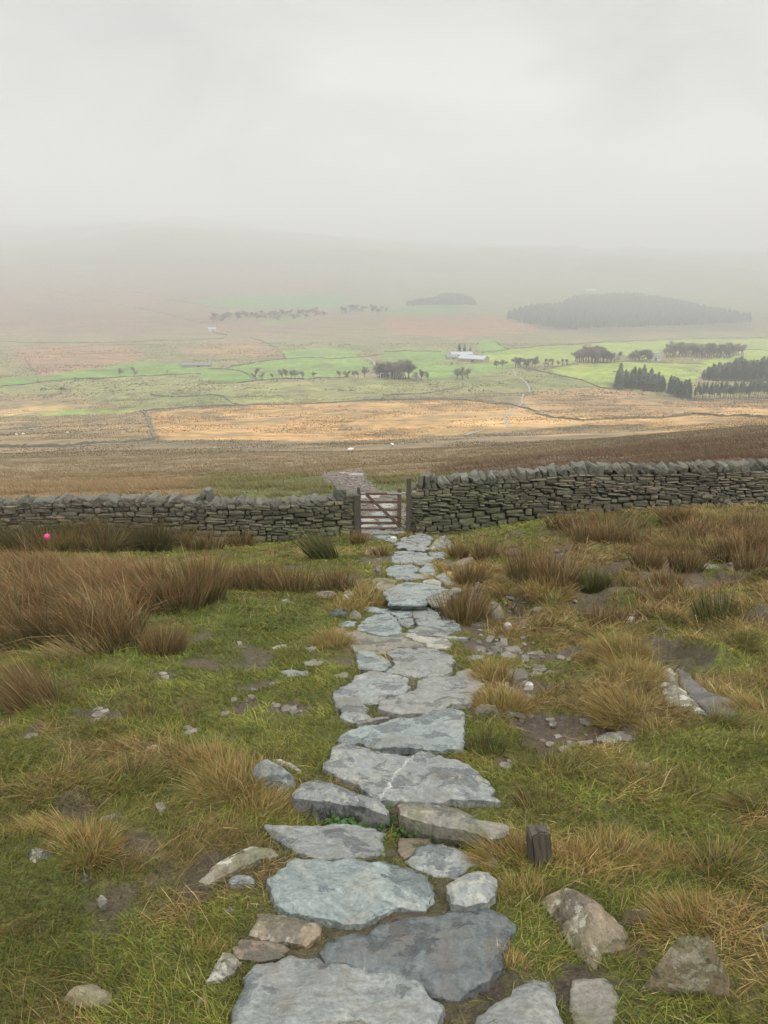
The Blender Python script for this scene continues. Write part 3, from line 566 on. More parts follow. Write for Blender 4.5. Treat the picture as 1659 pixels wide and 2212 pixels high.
def far_colour(u, v, X, Y):
    """albedo of the moor and fields, by photo position (u,v) of the ground point"""
    n = fbm(X / 60., Y / 60., 60, 5, .6)[:, None]; n2 = fbm(X / 14., Y / 22., 70, 4, .6)[:, None]
    uj = u + (fbm(X / 30., Y / 50., 81, 3) - .5) * 14; vj = v + (fbm(X / 40., Y / 60., 82, 3) - .5) * 7
    c = np.empty((len(u), 3)); c[:] = (.17, .13, .075)
    def mixin(col, w): 
        w = np.clip(w, 0, 1)[:, None]; c[:] = c * (1 - w) + np.asarray(col) * w
    mixin((.185, .165, .075), sstep(870, 850, v))
    mixin((.16, .155, .075), sstep(765, 735, v) * .75)
    mixin((.205, .150, .105), sstep(740, 715, v) * (1 - sstep(640, 900, u)) * .9)
    mixin((.17, .20, .11), sstep(690, 660, v) * sstep(600, 900, u) * .8)
    mixin((.12, .135, .075), sstep(600, 560, v) * .6)
    PT = [('F', (.125, .21, .04), [(0,655),(160,640),(420,600),(560,575),(800,585),(960,605),(1080,635),(1110,660),(900,675),(850,632),(600,640),(330,648),(160,665),(0,690)]),
          ('F', (.14, .215, .05), [(980,600),(1230,565),(1540,545),(1620,600),(1500,640),(1110,655),(1060,625)]),
          ('F', (.11, .22, .07), [(800,310),(1170,280),(1400,280),(1560,320),(1420,350),(1000,345),(880,330)]),
          ('F', (.17, .22, .08), [(1120,415),(1200,385),(1340,395),(1300,410),(1150,420)]),
          ('F', (.15, .22, .06), [(1210,530),(1400,515),(1560,530),(1500,560),(1240,565)]),
          ('F', (.245, .15, .085), [(60,520),(200,500),(560,510),(640,550),(520,590),(420,605),(160,640),(130,600),(60,560)]),
          ('F', (.235, .16, .085), [(760,510),(1070,480),(1190,520),(1220,552),(1000,555),(800,540)]),
          ('F', (.215, .155, .11), [(0,170),(300,165),(700,300),(680,360),(560,400),(300,420),(0,450)]),
          ('F', (.185, .19, .075), [(0,690),(330,655),(600,645),(870,640),(1000,680),(1500,650),(1659,640),(1659,740),(1030,760),(620,785),(560,800),(0,815)]),
          ('F', (.21, .16, .08), [(0,712),(350,710),(380,740),(560,760),(500,780),(0,790)]),
          ('F', (.16, .22, .05), [(200,790),(560,775),(560,805),(200,812)]),
          ('F', (.34, .212, .09), [(640,790),(1030,765),(1659,745),(1800,745),(1800,905),(1400,920),(700,915),(660,850)]),
          ('F', (.23, .165, .08), [(0,820),(610,795),(640,850),(660,910),(0,940)]),
          ('H', (.13, .20, .05), [(0,520),(280,530),(300,570),(120,600),(0,600)]),
          ('H', (.20, .25, .055), [(410,540),(560,520),(860,500),(900,540),(820,580),(700,590),(450,575)]),
          ('H', (.20, .26, .06), [(890,497),(1240,485),(1230,500),(1150,570),(1000,540),(900,510)]),
          ('H', (.225, .285, .05), [(700,605),(1000,575),(1390,585),(1400,600),(1340,660),(1000,680),(940,685),(800,650)]),
          ('H', (.21, .26, .06), [(1240,480),(1659,475),(1900,475),(1900,530),(1550,540),(1250,500)]),
          ('H', (.22, .28, .05), [(1370,580),(1430,560),(1659,530),(1900,530),(1900,610),(1400,600)]),
          ('H', (.14, .23, .05), [(400,500),(440,478),(540,520),(530,528),(400,530)]),
          ('H', (.145, .23, .05), [(150,590),(560,580),(560,600),(300,650),(120,640),(100,610)]),
          ('H', (.17, .175, .065), [(0,600),(100,610),(120,650),(300,655),(560,600),(640,600),(940,685),(640,700),(620,690),(400,690),(0,725)]),
          ('H', (.27, .175, .085), [(620,700),(990,690),(1250,750),(1659,745),(1900,745),(1900,790),(1000,800),(850,830),(700,800),(600,760)]),
          ('H', (.33, .21, .09), [(0,742),(350,742),(560,765),(640,785),(720,820),(860,832),(1300,800),(1659,790),(1900,790),(1900,840),(1659,850),(900,852),(700,862),(400,885),(0,905)]),
          ('H', (.235, .14, .09), [(0,380),(460,375),(560,400),(720,440),(300,470),(150,465),(0,440)]),
          ('H', (.11, .20, .07), [(60,340),(330,325),(360,350),(300,370),(0,365)]),
          ('H', (.12, .10, .07), [(540,400),(1580,410),(1600,440),(900,455),(700,440)])]
    for reg, colr, pts in PT:
        poly = zp(reg, pts)
        x0, x1 = poly[:, 0].min(), poly[:, 0].max(); y0, y1 = poly[:, 1].min(), poly[:, 1].max()
        s = np.where((uj > x0) & (uj < x1) & (vj > y0) & (vj < y1))[0]
        if len(s):
            k = in_poly(uj[s], vj[s], poly); c[s[k]] = colr
    # dark rushy mottles, reddish bank on the right, tawny and grey moor behind the wall
    mot = sstep(.52, .66, n2[:, 0]) * sstep(770, 800, v)
    mixin((.10, .085, .05), mot * .55)
    mixin((.42, .27, .12), sstep(.5, .68, n[:, 0]) * sstep(870, 885, v) * (1 - sstep(935, 950, v)) * .8)
    bank = sstep(0, 12, (v - (1003 - (u - 900) * .104)) + (n[:, 0] - .5) * 20) * sstep(820, 1000, u)
    mixin((.118, .080, .052), bank * .9)
    mixin((.19, .145, .08), sstep(955, 975, v) * (1 - bank) * .7)
    mixin((.20, .14, .075), sstep(1015, 1035, v) * (1 - sstep(330, 560, u)) * .8)
    mixin((.10, .115, .04), sstep(1018, 1030, v) * sstep(380, 500, u) * (1 - sstep(990, 1060, u)) * .8)
    c *= (.8 + .4 * n)
    k = sstep(735, 690, v)[:, None]; c = c * (1 - k) + (c * LIN(.78, .74, .62) * (.7 + .6 * n2)) * k
    return c

def near_fields(X, Y, u, v):
    """gold (0..1), bright green (0..1) for the near pasture"""
    n = fbm(X * .9, Y * .9, 90, 4, .6); n2 = fbm(X * 2.6, Y * 2.6, 95, 4, .6)
    g = .10 + (n - .5) * 1.7 + (n2 - .5) * 1.9
    def blob(cx, cy, rx, ry, a): return a * np.exp(-((u - cx) / rx) ** 2 - ((v - cy) / ry) ** 2)
    g = g + .32 * sstep(1050, 1250, u) * (1 - sstep(1560, 1750, v))
    for b in ((1400, 1470, 130, 110, .8), (1500, 1300, 220, 45, .8), (1150, 1350, 130, 30, .6), (500, 1690, 60, 50, .6), (190, 1810, 60, 45, .5),
              (1350, 1850, 260, 70, .5), (1100, 1480, 60, 60, .7), (780, 1280, 60, 25, .9), (250, 1220, 300, 35, .55), (560, 1270, 160, 25, .6), (1250, 1230, 250, 40, .4),
              (1560, 1960, 120, 80, .6), (60, 1500, 90, 35, .7), (300, 1560, 200, 60, .15), (640, 2090, 50, 60, .4), (1010, 1230, 80, 60, .35),
              (560, 1340, 120, 50, -.9), (600, 1500, 200, 90, -.35), (1000, 1560, 60, 60, -.5), (1500, 1430, 160, 25, -.7), (1300, 1620, 260, 80, -.2), (150, 1950, 250, 200, -.3), (1180, 1140, 90, 15, -.9), (1600, 1600, 100, 50, -.3)):
        g = g + blob(*b) * (.72 if b[4] > 0 else 1)
    br = blob(520, 1330, 130, 50, 1) + blob(1500, 1430, 170, 25, .8) + blob(1180, 1138, 110, 14, .5) + blob(450, 1420, 220, 60, .5) + blob(100, 1960, 220, 200, .4)
    return np.clip(g, 0, 1), np.clip(br, 0, 1)

# ------------------------------------------------------------------ the ground sheet
def build_ground():
    fr = np.linspace(R(-29), R(29), 660)
    left = -R(29) - (np.linspace(0, 1, 46)[1:] ** 1.7) * R(151)
    th = np.concatenate([left[::-1], fr, -left[:-1]])
    rr = np.concatenate([[.05], np.geomspace(.35, 9000, 1020)])
    T, RR = np.meshgrid(th, rr)
    X = (RR * np.sin(T)).ravel(); Y = (RR * np.cos(T)).ravel()
    Z = Hn(X, Y)
    u, v = project(X, Y, Z)
    behind = Y < 1.0
    u = np.where(behind, 830, np.clip(u, -400, 2100)); v = np.where(behind, 2200, np.clip(v, 400, 2300))
    col = np.zeros((len(X), 4))
    r = np.hypot(X, Y)
    farm = far_colour(u, v, X, Y)
    g, br = near_fields(X, Y, u, v)
    nc = (GREEN * .5)[None] * (1 - g[:, None]) + (GOLD * .42)[None] * g[:, None]
    nn = fbm(X * 3, Y * 3, 99, 4)[:, None]
    nc = nc * (.7 + .6 * nn)
    w = sstep(18.6, 21, Y)[:, None] * (Y > 0)[:, None]
    c = nc * (1 - w) + farm * w
    md = look(mudS, X, Y)[:, None]
    mudc = MUDC[None] * (.75 + .6 * fbm(X * 2.5, Y * 2.5, 44, 3)[:, None]) * np.array([1.0, .97, .95])
    c = c * (1 - md) + mudc * md
    gr = look(gravM, X, Y)[:, None]
    c = c * (1 - gr) + np.array([.115, .10, .082]) * gr
    col[:, :3] = c; col[:, 3] = md[:, 0] * (1 - gr[:, 0])
    nr, ntc = X.reshape(T.shape).shape
    idx = np.arange(nr * ntc).reshape(nr, ntc)
    a = idx[:-1, :-1].ravel(); b = idx[:-1, 1:].ravel(); cc = idx[1:, 1:].ravel(); d = idx[1:, :-1].ravel()
    quads = np.stack([a, d, cc, b], 1)
    me = mesh_np('ground', np.stack([X, Y, Z], 1), quads, None, True)
    set_col(me, col)
    o = link('ground', me, M['ground']); o['kind'] = 'structure'
    if me.polygons[5000].normal.z < 0:
        me.flip_normals()
    return Z.min(), Z.max()
zmin, zmax = build_ground()

# ------------------------------------------------------------------ stones
def stone_mesh(outline, s, seed):
    rs = np.random.default_rng(seed)
    lift, dome = s[3], s[4]
    P2 = outline[:, :2]
    ctr = P2.mean(0)
    A = np.c_[P2 - ctr, np.ones(len(P2))]
    zz = Hs(P2[:, 0], P2[:, 1])
    coef, *_ = np.linalg.lstsq(A, zz, rcond=None)
    size = math.sqrt(max(1e-4, np.ptp(P2[:, 0]) * np.ptp(P2[:, 1])))
    dist = np.hypot(*ctr)
    step = max(size / 46, dist * .0016, .005)
    # jagged boundary
    if dome == 0: P2 = ctr + (P2 - ctr) * (1 + (.02 if np.hypot(*ctr) < 7 else .045) / max(size, .2))
    B = []
    n = len(P2)
    for i in range(n):
        a = P2[i]; b = P2[(i + 1) % n]; L = np.hypot(*(b - a)); k = max(1, int(L / step))
        nrm = np.array([b[1] - a[1], -(b[0] - a[0])]) / (L + 1e-9)
        for q in range(k):
            p = a + (b - a) * q / k
            j = (vn(p[0] * 10 / max(size, .3), p[1] * 10 / max(size, .3), seed) - .5) * .045 * size + (vn(p[0] / step / 3., p[1] / step / 3., seed + 3) - .5) * step * 1.5
            B.append(p + nrm * j)
    B = np.array(B); nb = len(B)
    x0, y0 = B.min(0); x1, y1 = B.max(0)
    gs = max(size / 38, dist * .0020, .008)
    gx_, gy_ = np.meshgrid(np.arange(x0, x1, gs), np.arange(y0, y1, gs))
    G = np.c_[gx_.ravel(), gy_.ravel()] + (rs.random((gx_.size, 2)) - .5) * gs * .5
    G = G[in_poly(G[:, 0], G[:, 1], B)]
    d = np.sqrt(((G[:, None, :] - B[None]) ** 2).sum(2)).min(1)
    G = G[d > gs * .45]; d = d[d > gs * .45]
    verts = [Vector((float(p[0]), float(p[1]))) for p in np.vstack([B, G])]
    edges = [(i, (i + 1) % nb) for i in range(nb)]
    vo, eo, fo, ov, oe, of = delaunay_2d_cdt(verts, edges, [], 1, 1e-6)
    XY = np.array([(v.x, v.y) for v in vo])
    D = np.sqrt(((XY[:, None, :] - B[None]) ** 2).sum(2)).min(1)
    x, y = XY[:, 0], XY[:, 1]
    base = (x - ctr[0]) * coef[0] + (y - ctr[1]) * coef[1] + coef[2]
    ang = rs.random() * 6.28
    xr = x * math.cos(ang) + y * math.sin(ang); yr = -x * math.sin(ang) + y * math.cos(ang)
    nz = fbm(xr * 2.2 + seed, yr * 5.5, seed, 4)
    q = nz * 7; ter = (np.floor(q) + sstep(.80, 1.0, q - np.floor(q))) / 7
    z = base + lift * .7 + (ter - .5) * (.062 if dome == 0 else .04) * min(1, size / .6) + (fbm(x * 11, y * 11, seed + 9, 3) - .5) * .014
    z = z + (x - ctr[0]) * (rs.random() - .5) * .05 + (y - ctr[1]) * (rs.random() - .5) * .04
    if dome > 0:
        hgt = np.full(len(x), dome * 1.15)
        for k in range(7):
            a = k / 7 * 6.283 + rs.random() * .8
            sl = dome / (size * (.16 + .35 * rs.random()))
            dirx, diry = math.cos(a), math.sin(a)
            ext = ((B - ctr) @ np.array([dirx, diry])).max()
            hgt = np.minimum(hgt, dome * (.1 + .35 * rs.random()) + sl * (ext - ((x - ctr[0]) * dirx + (y - ctr[1]) * diry)))
        dm = D.max(); hgt = np.minimum(hgt, dome * (.22 + .95 * np.minimum(1, D / (dm * (.6 + .4 * rs.random())))))
        z = z + np.maximum(hgt, 0) * np.minimum(1, .55 + D / (size * .12))
    er = min(.016, size * .05)
    z = z - (1 - np.clip(D / er, 0, 1)) * er * .35 - (1 - np.clip(D / (size * .07), 0, 1)) ** 2 * .009 * min(1, size) * (fbm(x * 6, y * 6, seed + 5, 2) > .5)
    zc = float(base.mean())
    V = [(px - ctr[0], py - ctr[1], pz - zc) for px, py, pz in zip(x, y, z)]
    F = [tuple(f) for f in fo]
    # skirt
    ring = []
    m_ = {}
    for i, lst in enumerate(ov):
        for o_ in lst:
            if o_ < nb: m_[o_] = i
    ring = [m_[i] for i in range(nb) if i in m_]
    prev = ring; drop = .07 if lift in (.16, .14, .10) else lift + dome + .10
    for lev, (dz, off) in enumerate(((.22, .006), (.5, -.018), (1.0, -.035))):
        cur = []
        for j, i in enumerate(ring):
            bx, by, bz = V[i]
            nrm = np.array([bx, by]); L = np.hypot(*nrm) + 1e-6
            o_ = (off + (rs.random() - .5) * .012) * min(1, size / .5)
            V.append((bx + nrm[0] / L * o_, by + nrm[1] / L * o_, bz - drop * dz)); cur.append(len(V) - 1)
        for j in range(len(ring)):
            k = (j + 1) % len(ring)
            F.append((prev[j], cur[j], cur[k], prev[k]))
        prev = cur
    if lift in (.16, .14, .10): F.append(tuple(prev))
    me = bpy.data.meshes.new(s[0]); me.from_pydata(V, [], F); me.update()
    bm = bmesh.new(); bm.from_mesh(me); bmesh.ops.recalc_face_normals(bm, faces=bm.faces); bm.to_mesh(me); bm.free()
    fl_ = np.zeros(len(me.polygons), bool); fl_[:len(fo)] = dome == 0
    me.polygons.foreach_set('use_smooth', fl_); me.update()
    return me, (float(ctr[0]), float(ctr[1]), zc)
for k, s in enumerate(ST):
    me, loc = stone_mesh(SW[k], s, 100 + k * 17)
    key = 'vein' if s[5] == 'vein' else 'rust' if s[5] == 'dark' else 'rock' if s[5] in ('brown', 'greybrown', 'sand', 'lichen', 'mossy', 'orange', 'yellow') else 'stone'
    o = link(s[0], me, M[key], None, loc)
    o.color = (*SCOL[s[5]], s[6])
    gname = 'slabs of the stepped footpath' if s[0] == 'path_slab' else None
    tag(o, s[7], s[8], gname)

# ------------------------------------------------------------------ stone template
def cube_tpl(n, k=5.0):
    bm = bmesh.new(); bmesh.ops.create_cube(bm, size=2)
    if n > 1: bmesh.ops.subdivide_edges(bm, edges=bm.edges[:], cuts=n - 1, use_grid_fill=True)
    V = np.array([v.co[:] for v in bm.verts]); F = np.array([[v.index for v in f.verts] for f in bm.faces])
    bm.free()
    nrm = (np.abs(V) ** k).sum(1) ** (1 / k)
    return V / nrm[:, None], F
T2 = cube_tpl(2, 7.0); T4 = cube_tpl(5, 9.0)

# ------------------------------------------------------------------ dry stone walls
def px_profile(tab, Y=18.0):
    a = np.array(tab, float); X, Z = on_plane(a[:, 0], a[:, 1], Y); return X, Z
LT = px_profile([(-330,1102),(0,1098),(60,1096),(130,1094),(230,1091),(330,1091),(430,1093),(500,1095),(600,1096),(700,1091),(740,1087),(764,1084)])
RT = px_profile([(889,1076),(905,1062),(950,1060),(1000,1052),(1080,1047),(1150,1044),(1207,1037),(1262,1032),(1403,1032),(1536,1029),(1646,1027),(1980,1010)])
def wallY(X): return 18.0 + .10 * np.sin(X * .55) + np.where(X > 0, .04 * X, .02 * X) + np.exp(-(X / 1.2) ** 2) * 0
def build_wall(name, X0, X1, prof, label, seed, mossx):
    rs = np.random.default_rng(seed)
    root = empty(name, ((X0 + X1) / 2, float(wallY(np.array((X0 + X1) / 2))) + .25, float(Hs((X0 + X1) / 2, 18.))))
    tag(root, label, 'stone wall')
    loc = np.array(root.location)
    V = []; F = []; C = []; off = 0
    top = lambda x: np.interp(x, prof[0], prof[1])
    bot = lambda x: Hs(x, wallY(x)) - .12
    def stone(c, size, rot, colr):
        nonlocal off
        v = T2[0] * size / 2
        v = v * (1 + (rs.random(v.shape) - .5) * .16)
        v[:, 2] += v[:, 0] * (rs.random() - .5) * .18
        v[:, 0] += v[:, 2] * (rs.random() - .5) * .3
        cs, sn = math.cos(rot), math.sin(rot)
        x = v[:, 0] * cs - v[:, 1] * sn; y = v[:, 0] * sn + v[:, 1] * cs
        V.append(np.c_[x, y, v[:, 2]] + c - loc); F.append(T2[1] + off); off += len(v)
        C.append(np.repeat(np.array(colr)[None], len(v), 0))
    def colour(x, hrel):
        b = .45 + rs.random() * .95
        base = np.array([.100, .092, .064]) * b
        if rs.random() < .2: base = np.array([.125, .10, .072]) * b
        m = np.clip(math.exp(-((x - mossx) / 2.6) ** 2) * 1.0 + (.5 - hrel) * .6 + (rs.random() - .5) * .5, 0, 1)
        return base * (1 - m * .6) + np.array([.070, .080, .030]) * m * .6 * b
    for side in (0, 1):
        h = 0.0
        while h < 1.0:
            # a course: fraction of local height, wobbling
            ch = rs.uniform(.04, .135) * (1.35 if h < .2 else 1.0)
            x = X0 - rs.random() * .05
            while x < X1:
                w = rs.uniform(.09, .19) if rs.random() < .4 else rs.uniform(.15, .46) * (1.15 if ch > .08 else 1)
                if x + w > X1: w = max(.12, X1 - x)
                xc = x + w / 2
                b0, t0 = float(bot(xc)), float(top(xc)); hh_ = t0 - b0
                wob = .05 * math.sin(xc * 1.7 + h * 7 + seed) + .03 * math.sin(xc * 4.1 + h * 3)
                hc = h + ch / 2 + wob * (1 - abs(2 * h - 1))
                zc = b0 + hc * hh_
                sh = ch * hh_
                bat = .09 * (1 - hc)
                dep = .26
                yo = float(wallY(xc))
                yy = (yo - bat + rs.uniform(-.03, .02) + dep / 2) if side == 0 else (yo + .50 + bat - dep / 2)
                if rs.random() < .42 and sh > .085:      # two thin stones on each other
                    f = rs.uniform(.35, .65)
                    stone((xc, yy, zc - sh / 2 + sh * f / 2), np.array([w * .98, dep, sh * f * 1.0]), 0, colour(xc, hc))
                    stone((xc + rs.uniform(-.03, .03), yy + rs.uniform(-.02, .02), zc + sh / 2 - sh * (1 - f) / 2), np.array([w * .95, dep, sh * (1 - f)]), 0, colour(xc, hc))
                else:
                    stone((xc, yy, zc + rs.uniform(-.008, .008)), np.array([w * rs.uniform(.93, 1.02), dep, sh * rs.uniform(.88, 1.04)]), rs.uniform(-.05, .05), colour(xc, hc))
                x += w
            h += ch
    # ends: stones across the thickness
    for xe in (X0, X1):
        z = float(bot(xe))
        while z < float(top(xe)) - .03:
            sh = rs.uniform(.07, .16)
            stone((xe + (.12 if xe == X0 else -.12), float(wallY(xe)) + .25, z + sh / 2), np.array([.30, .52, sh * .97]), 0, colour(xe, .4)); z += sh
    me = mesh_np('stonework', np.vstack(V), np.vstack(F), None, False); set_col(me, np.vstack(C))
    link('stonework', me, M['wall'], root)
    # dark core
    xs = np.linspace(X0 + .15, X1 - .15, 60); cv = []; cf = []
    for i, x in enumerate(xs):
        y = float(wallY(x)); b0 = float(bot(x)) - .05; t0 = float(top(x)) - .04
        cv += [(x, y + .06, b0), (x, y + .44, b0), (x, y + .40, t0), (x, y + .10, t0)]
        if i:
            a = (i - 1) * 4; b = i * 4
            for q in range(4): cf.append((a + q, a + (q + 1) % 4, b + (q + 1) % 4, b + q))
    cf += [(3, 2, 1, 0), (len(cv) - 4, len(cv) - 3, len(cv) - 2, len(cv) - 1)]
    me = mesh_np('rubble_core', np.array(cv) - loc, cf); set_col(me, np.full((len(cv), 3), .04)); link('rubble_core', me, M['wall'], root)
    return root, top
Lx1 = float(on_plane(763, 1100, 18.)[0]); Rx0 = float(on_plane(890, 1100, 18.)[0])
wl, ltop = build_wall('drystone_wall', -15.0, Lx1, LT, 'long dry stone wall left of the gate, running to the left edge of the picture', 5, Lx1 - 1.2)
wr, rtop = build_wall('drystone_wall', Rx0, 15.5, RT, 'dry stone wall right of the gate, climbing to the right edge of the picture', 6, Rx0 + 1.5)
def coping(root, x, z, thick, dep, tall, lean, seed, pale=0.0, yo=.25):
    z -= .03
    rs = np.random.default_rng(seed)
    v = T4[0].copy() * np.array([thick, dep, tall]) / 2
    nn = fbm(v[:, 0] * 6 + seed, v[:, 1] * 6 + v[:, 2] * 9, seed, 3) - .5
    v = v * (1 + nn[:, None] * .3)
    for _ in range(4):
        d = rs.normal(size=3); d /= np.linalg.norm(d)
        lim = (v @ d).max() * rs.uniform(.72, .93); k = v @ d
        v = v - np.maximum(k - lim, 0)[:, None] * d
    v += (rs.random(v.shape) - .5) * .012
    cs, sn = math.cos(lean), math.sin(lean)
    x_ = v[:, 0] * cs - v[:, 2] * sn; z_ = v[:, 0] * sn + v[:, 2] * cs
    me = mesh_np('coping_stone', np.c_[x_, v[:, 1], z_], T4[1], None, False)
    b = rs.uniform(.75, 1.35)
    c = np.array([.066, .061, .044]) * b * (1 - pale) + np.array([.17, .185, .155]) * pale
    set_col(me, np.repeat(c[None], len(v), 0))
    y = float(wallY(x)) + yo + rs.uniform(-.03, .03)
    o = link('coping_stone', me, M['wall'], root)
    o.location = Vector((x, y, z)) - root.location; o.rotation_euler = (rs.uniform(-.1, .1), 0, rs.uniform(-.25, .25))
k = 0; x = -12.5
while x < Lx1 - .42:
    k += 1; far_l = x < -4.4
    th = random.uniform(.10, .22) if not far_l else random.uniform(.16, .38)
    tall = random.uniform(.20, .33) if not far_l else random.uniform(.17, .25)
    lean = R(random.uniform(28, 58)) if not far_l else R(random.uniform(-20, 40))
    coping(wl, x, float(ltop(x)) + .10, th, random.uniform(.38, .5), tall, lean, 300 + k, .35 * random.random() ** 2)
    x += th * (.78 if far_l else .92) + (.0 if far_l else .02)
xs_ = float(on_plane(436, 1085, 18.)[0])
coping(wl, xs_, float(ltop(xs_)) + .22, .13, .4, .46, R(-25), 901, .2); coping(wl, xs_ + .16, float(ltop(xs_)) + .24, .14, .35, .48, R(0), 902, .25)
coping(wl, Lx1 - .34, float(ltop(Lx1)) + .19, .25, .38, .34, R(-5), 903, .15); coping(wl, Lx1 - .10, float(ltop(Lx1)) + .12, .22, .38, .22, R(8), 904, 0)
for q, (du, ln_) in enumerate(((912, 4), (921, 0), (930, -8), (940, -14))):
    xx = float(on_plane(du, 1050, 18.)[0]); coping(wr, xx, float(rtop(xx)) + .17, .12, .42, .40, R(-ln_), 910 + q, .1)
x = Rx0 + .75; k = 0
while x < 12.8:
    k += 1; th = random.uniform(.11, .26); coping(wr, x, float(rtop(x)) + .11, th, random.uniform(.4, .52), random.uniform(.21, .34), R(random.uniform(20, 56) if random.random() < .8 else random.uniform(-30, 10)), 500 + k, .4 * random.random() ** 2)
    x += th * .88
# ------------------------------------------------------------------ gate
def bevbox(bm, c, size, rot=None, bev=.006, seg=1):
    r = bmesh.ops.create_cube(bm, size=1.0)
    vs = r['verts']
    for v in vs: v.co = Vector((v.co.x * size[0], v.co.y * size[1], v.co.z * size[2]))
    es = list({e for v in vs for e in v.link_edges})
    rb = bmesh.ops.bevel(bm, geom=es, offset=bev, segments=seg, affect='EDGES')
    vs = list({v for v in rb['verts']} | {v for v in vs if v.is_valid})
    Mx = Matrix.Translation(Vector(c)) @ (rot.to_matrix().to_4x4() if rot else Matrix.Identity(4))
    allv = set()
    stack = [v for v in vs if v.is_valid]
    for v in stack:
        allv.add(v)
    for v in allv: v.co = Mx @ v.co
def bm_obj(name, bm, mat, parent=None, loc=None, smooth=False):
    me = bpy.data.meshes.new(name); bm.to_mesh(me); bm.free()
    me.polygons.foreach_set('use_smooth', np.full(len(me.polygons), smooth)); me.update()
    return link(name, me, mat, parent, loc)
GY_ = 17.95
def gp(zx, zy, Y=GY_):   # region G zoom pixel -> X,Z on plane
    a, b, s = ZR['G']; X, Z = on_plane(a + zx * s, b + zy * s, Y); return float(X), float(Z)
def gbox(name, x0, x1, y0, y1, depth, mat, parent, Y=GY_, bev=.006, seg=1):
    (ax, az), (bx, bz) = gp(x0, y1, Y), gp(x1, y0, Y)
    bm = bmesh.new(); bevbox(bm, (0, 0, 0), (bx - ax, depth, bz - az), None, bev, seg)
    loc = Vector(((ax + bx) / 2, Y, (az + bz) / 2))
    return bm_obj(name, bm, mat, parent, loc - (parent.location if parent else Vector((0, 0, 0))))
def post(name, x0, x1, y0, y1, label, mat, d, cap):
    (ax, az), (bx, bz) = gp(x0, y1), gp(x1, y0)
    w = bx - ax; h = bz - az + .25
    bm = bmesh.new(); bevbox(bm, (0, 0, h / 2 - .25), (w, d, h), None, .012, 2)
    for v in bm.verts:
        if v.co.z > 0:
            v.co.x *= 1 - .04 * v.co.z; v.co.z += cap * v.co.x
    o = bm_obj(name, bm, mat, None, ((ax + bx) / 2, GY_ + .02, az))
    tag(o, label, 'gate post'); return o
post('gate_post', 462, 521, 352, 690, 'short dark wooden gate post at the end of the left wall', M['oldwood'], .16, 0)
post('gate_post', 945, 993, 194, 665, 'tall dark wooden post standing between the gate and the right wall', M['oldwood'], .14, .12)
gl, gz = gp(690, 668)
gate = empty('wooden_gate', (gl, GY_, gz)); tag(gate, 'small brown wooden gate with five bars and one diagonal brace, closed across the path', 'gate')
Yg = GY_ - .03
gbox('gate_stile', 492, 516, 281, 668, .07, M['oldwood'], gate, Yg + .14, .008)
gbox('gate_stile', 863, 902, 286, 655, .09, M['gatewood'], gate, Yg + .05, .02, 3)
gbox('top_rail', 517, 864, 326, 350, .08, M['gatewood'], gate, Yg + .05)
for a, b in ((407, 430), (482, 501), (546, 569), (602, 626), (654, 668)):
    gbox('rail', 520, 863, a, b, .025, M['gatewood'], gate, Yg + .07, .004)
(ax, az), (bx, bz) = gp(575, 350, Yg + .03), gp(880, 635, Yg + .03)
L = math.hypot(bx - ax, bz - az); bm = bmesh.new()
bevbox(bm, (0, 0, 0), (L, .022, .075), Euler((0, -math.atan2(bz - az, bx - ax), 0)), .004)
bm_obj('diagonal_brace', bm, M['gatewood'], gate, Vector(((ax + bx) / 2, Yg + .035, (az + bz) / 2)) - gate.location)
gbox('hinge_strap', 523, 566, 329, 345, .006, M['steel'], gate, Yg + .004, .001)
gbox('latch_plate', 770, 902, 332, 346, .006, M['steel'], gate, Yg + .001, .001)
gbox('latch_bar', 902, 946, 330, 341, .014, M['steel'], gate, Yg + .04, .002)
def tube(pts, r, n=6):
    pts = [Vector(p) for p in pts]; bm = bmesh.new(); rings = []
    for i, p in enumerate(pts):
        t = (pts[min(i + 1, len(pts) - 1)] - pts[max(i - 1, 0)]).normalized()
        a = t.orthogonal().normalized(); b = t.cross(a)
        rad = r if not isinstance(r, (list, tuple)) else r[i]
        rings.append([bm.verts.new(p + (a * math.cos(6.283 * k / n) + b * math.sin(6.283 * k / n)) * rad) for k in range(n)])
    for a, b in zip(rings[:-1], rings[1:]):
        for k in range(n): bm.faces.new((a[k], a[(k + 1) % n], b[(k + 1) % n], b[k]))
    bm.faces.new(rings[0][::-1]); bm.faces.new(rings[-1]); bmesh.ops.recalc_face_normals(bm, faces=bm.faces)
    return bm
gv = lambda zx, zy, Y: Vector((gp(zx, zy, Y)[0], Y, gp(zx, zy, Y)[1])) - gate.location
bm_obj('gate_strap', tube([gv(858, 545, Yg - .005), gv(900, 572, Yg - .01), gv(940, 592, Yg - .02), gv(972, 600, Yg - .02)], .012), M['oldwood'], gate)
bm_obj('gate_strap', tube([gv(868, 600, Yg - .005), gv(910, 622, Yg - .01), gv(950, 640, Yg - .015)], .012), M['oldwood'], gate)

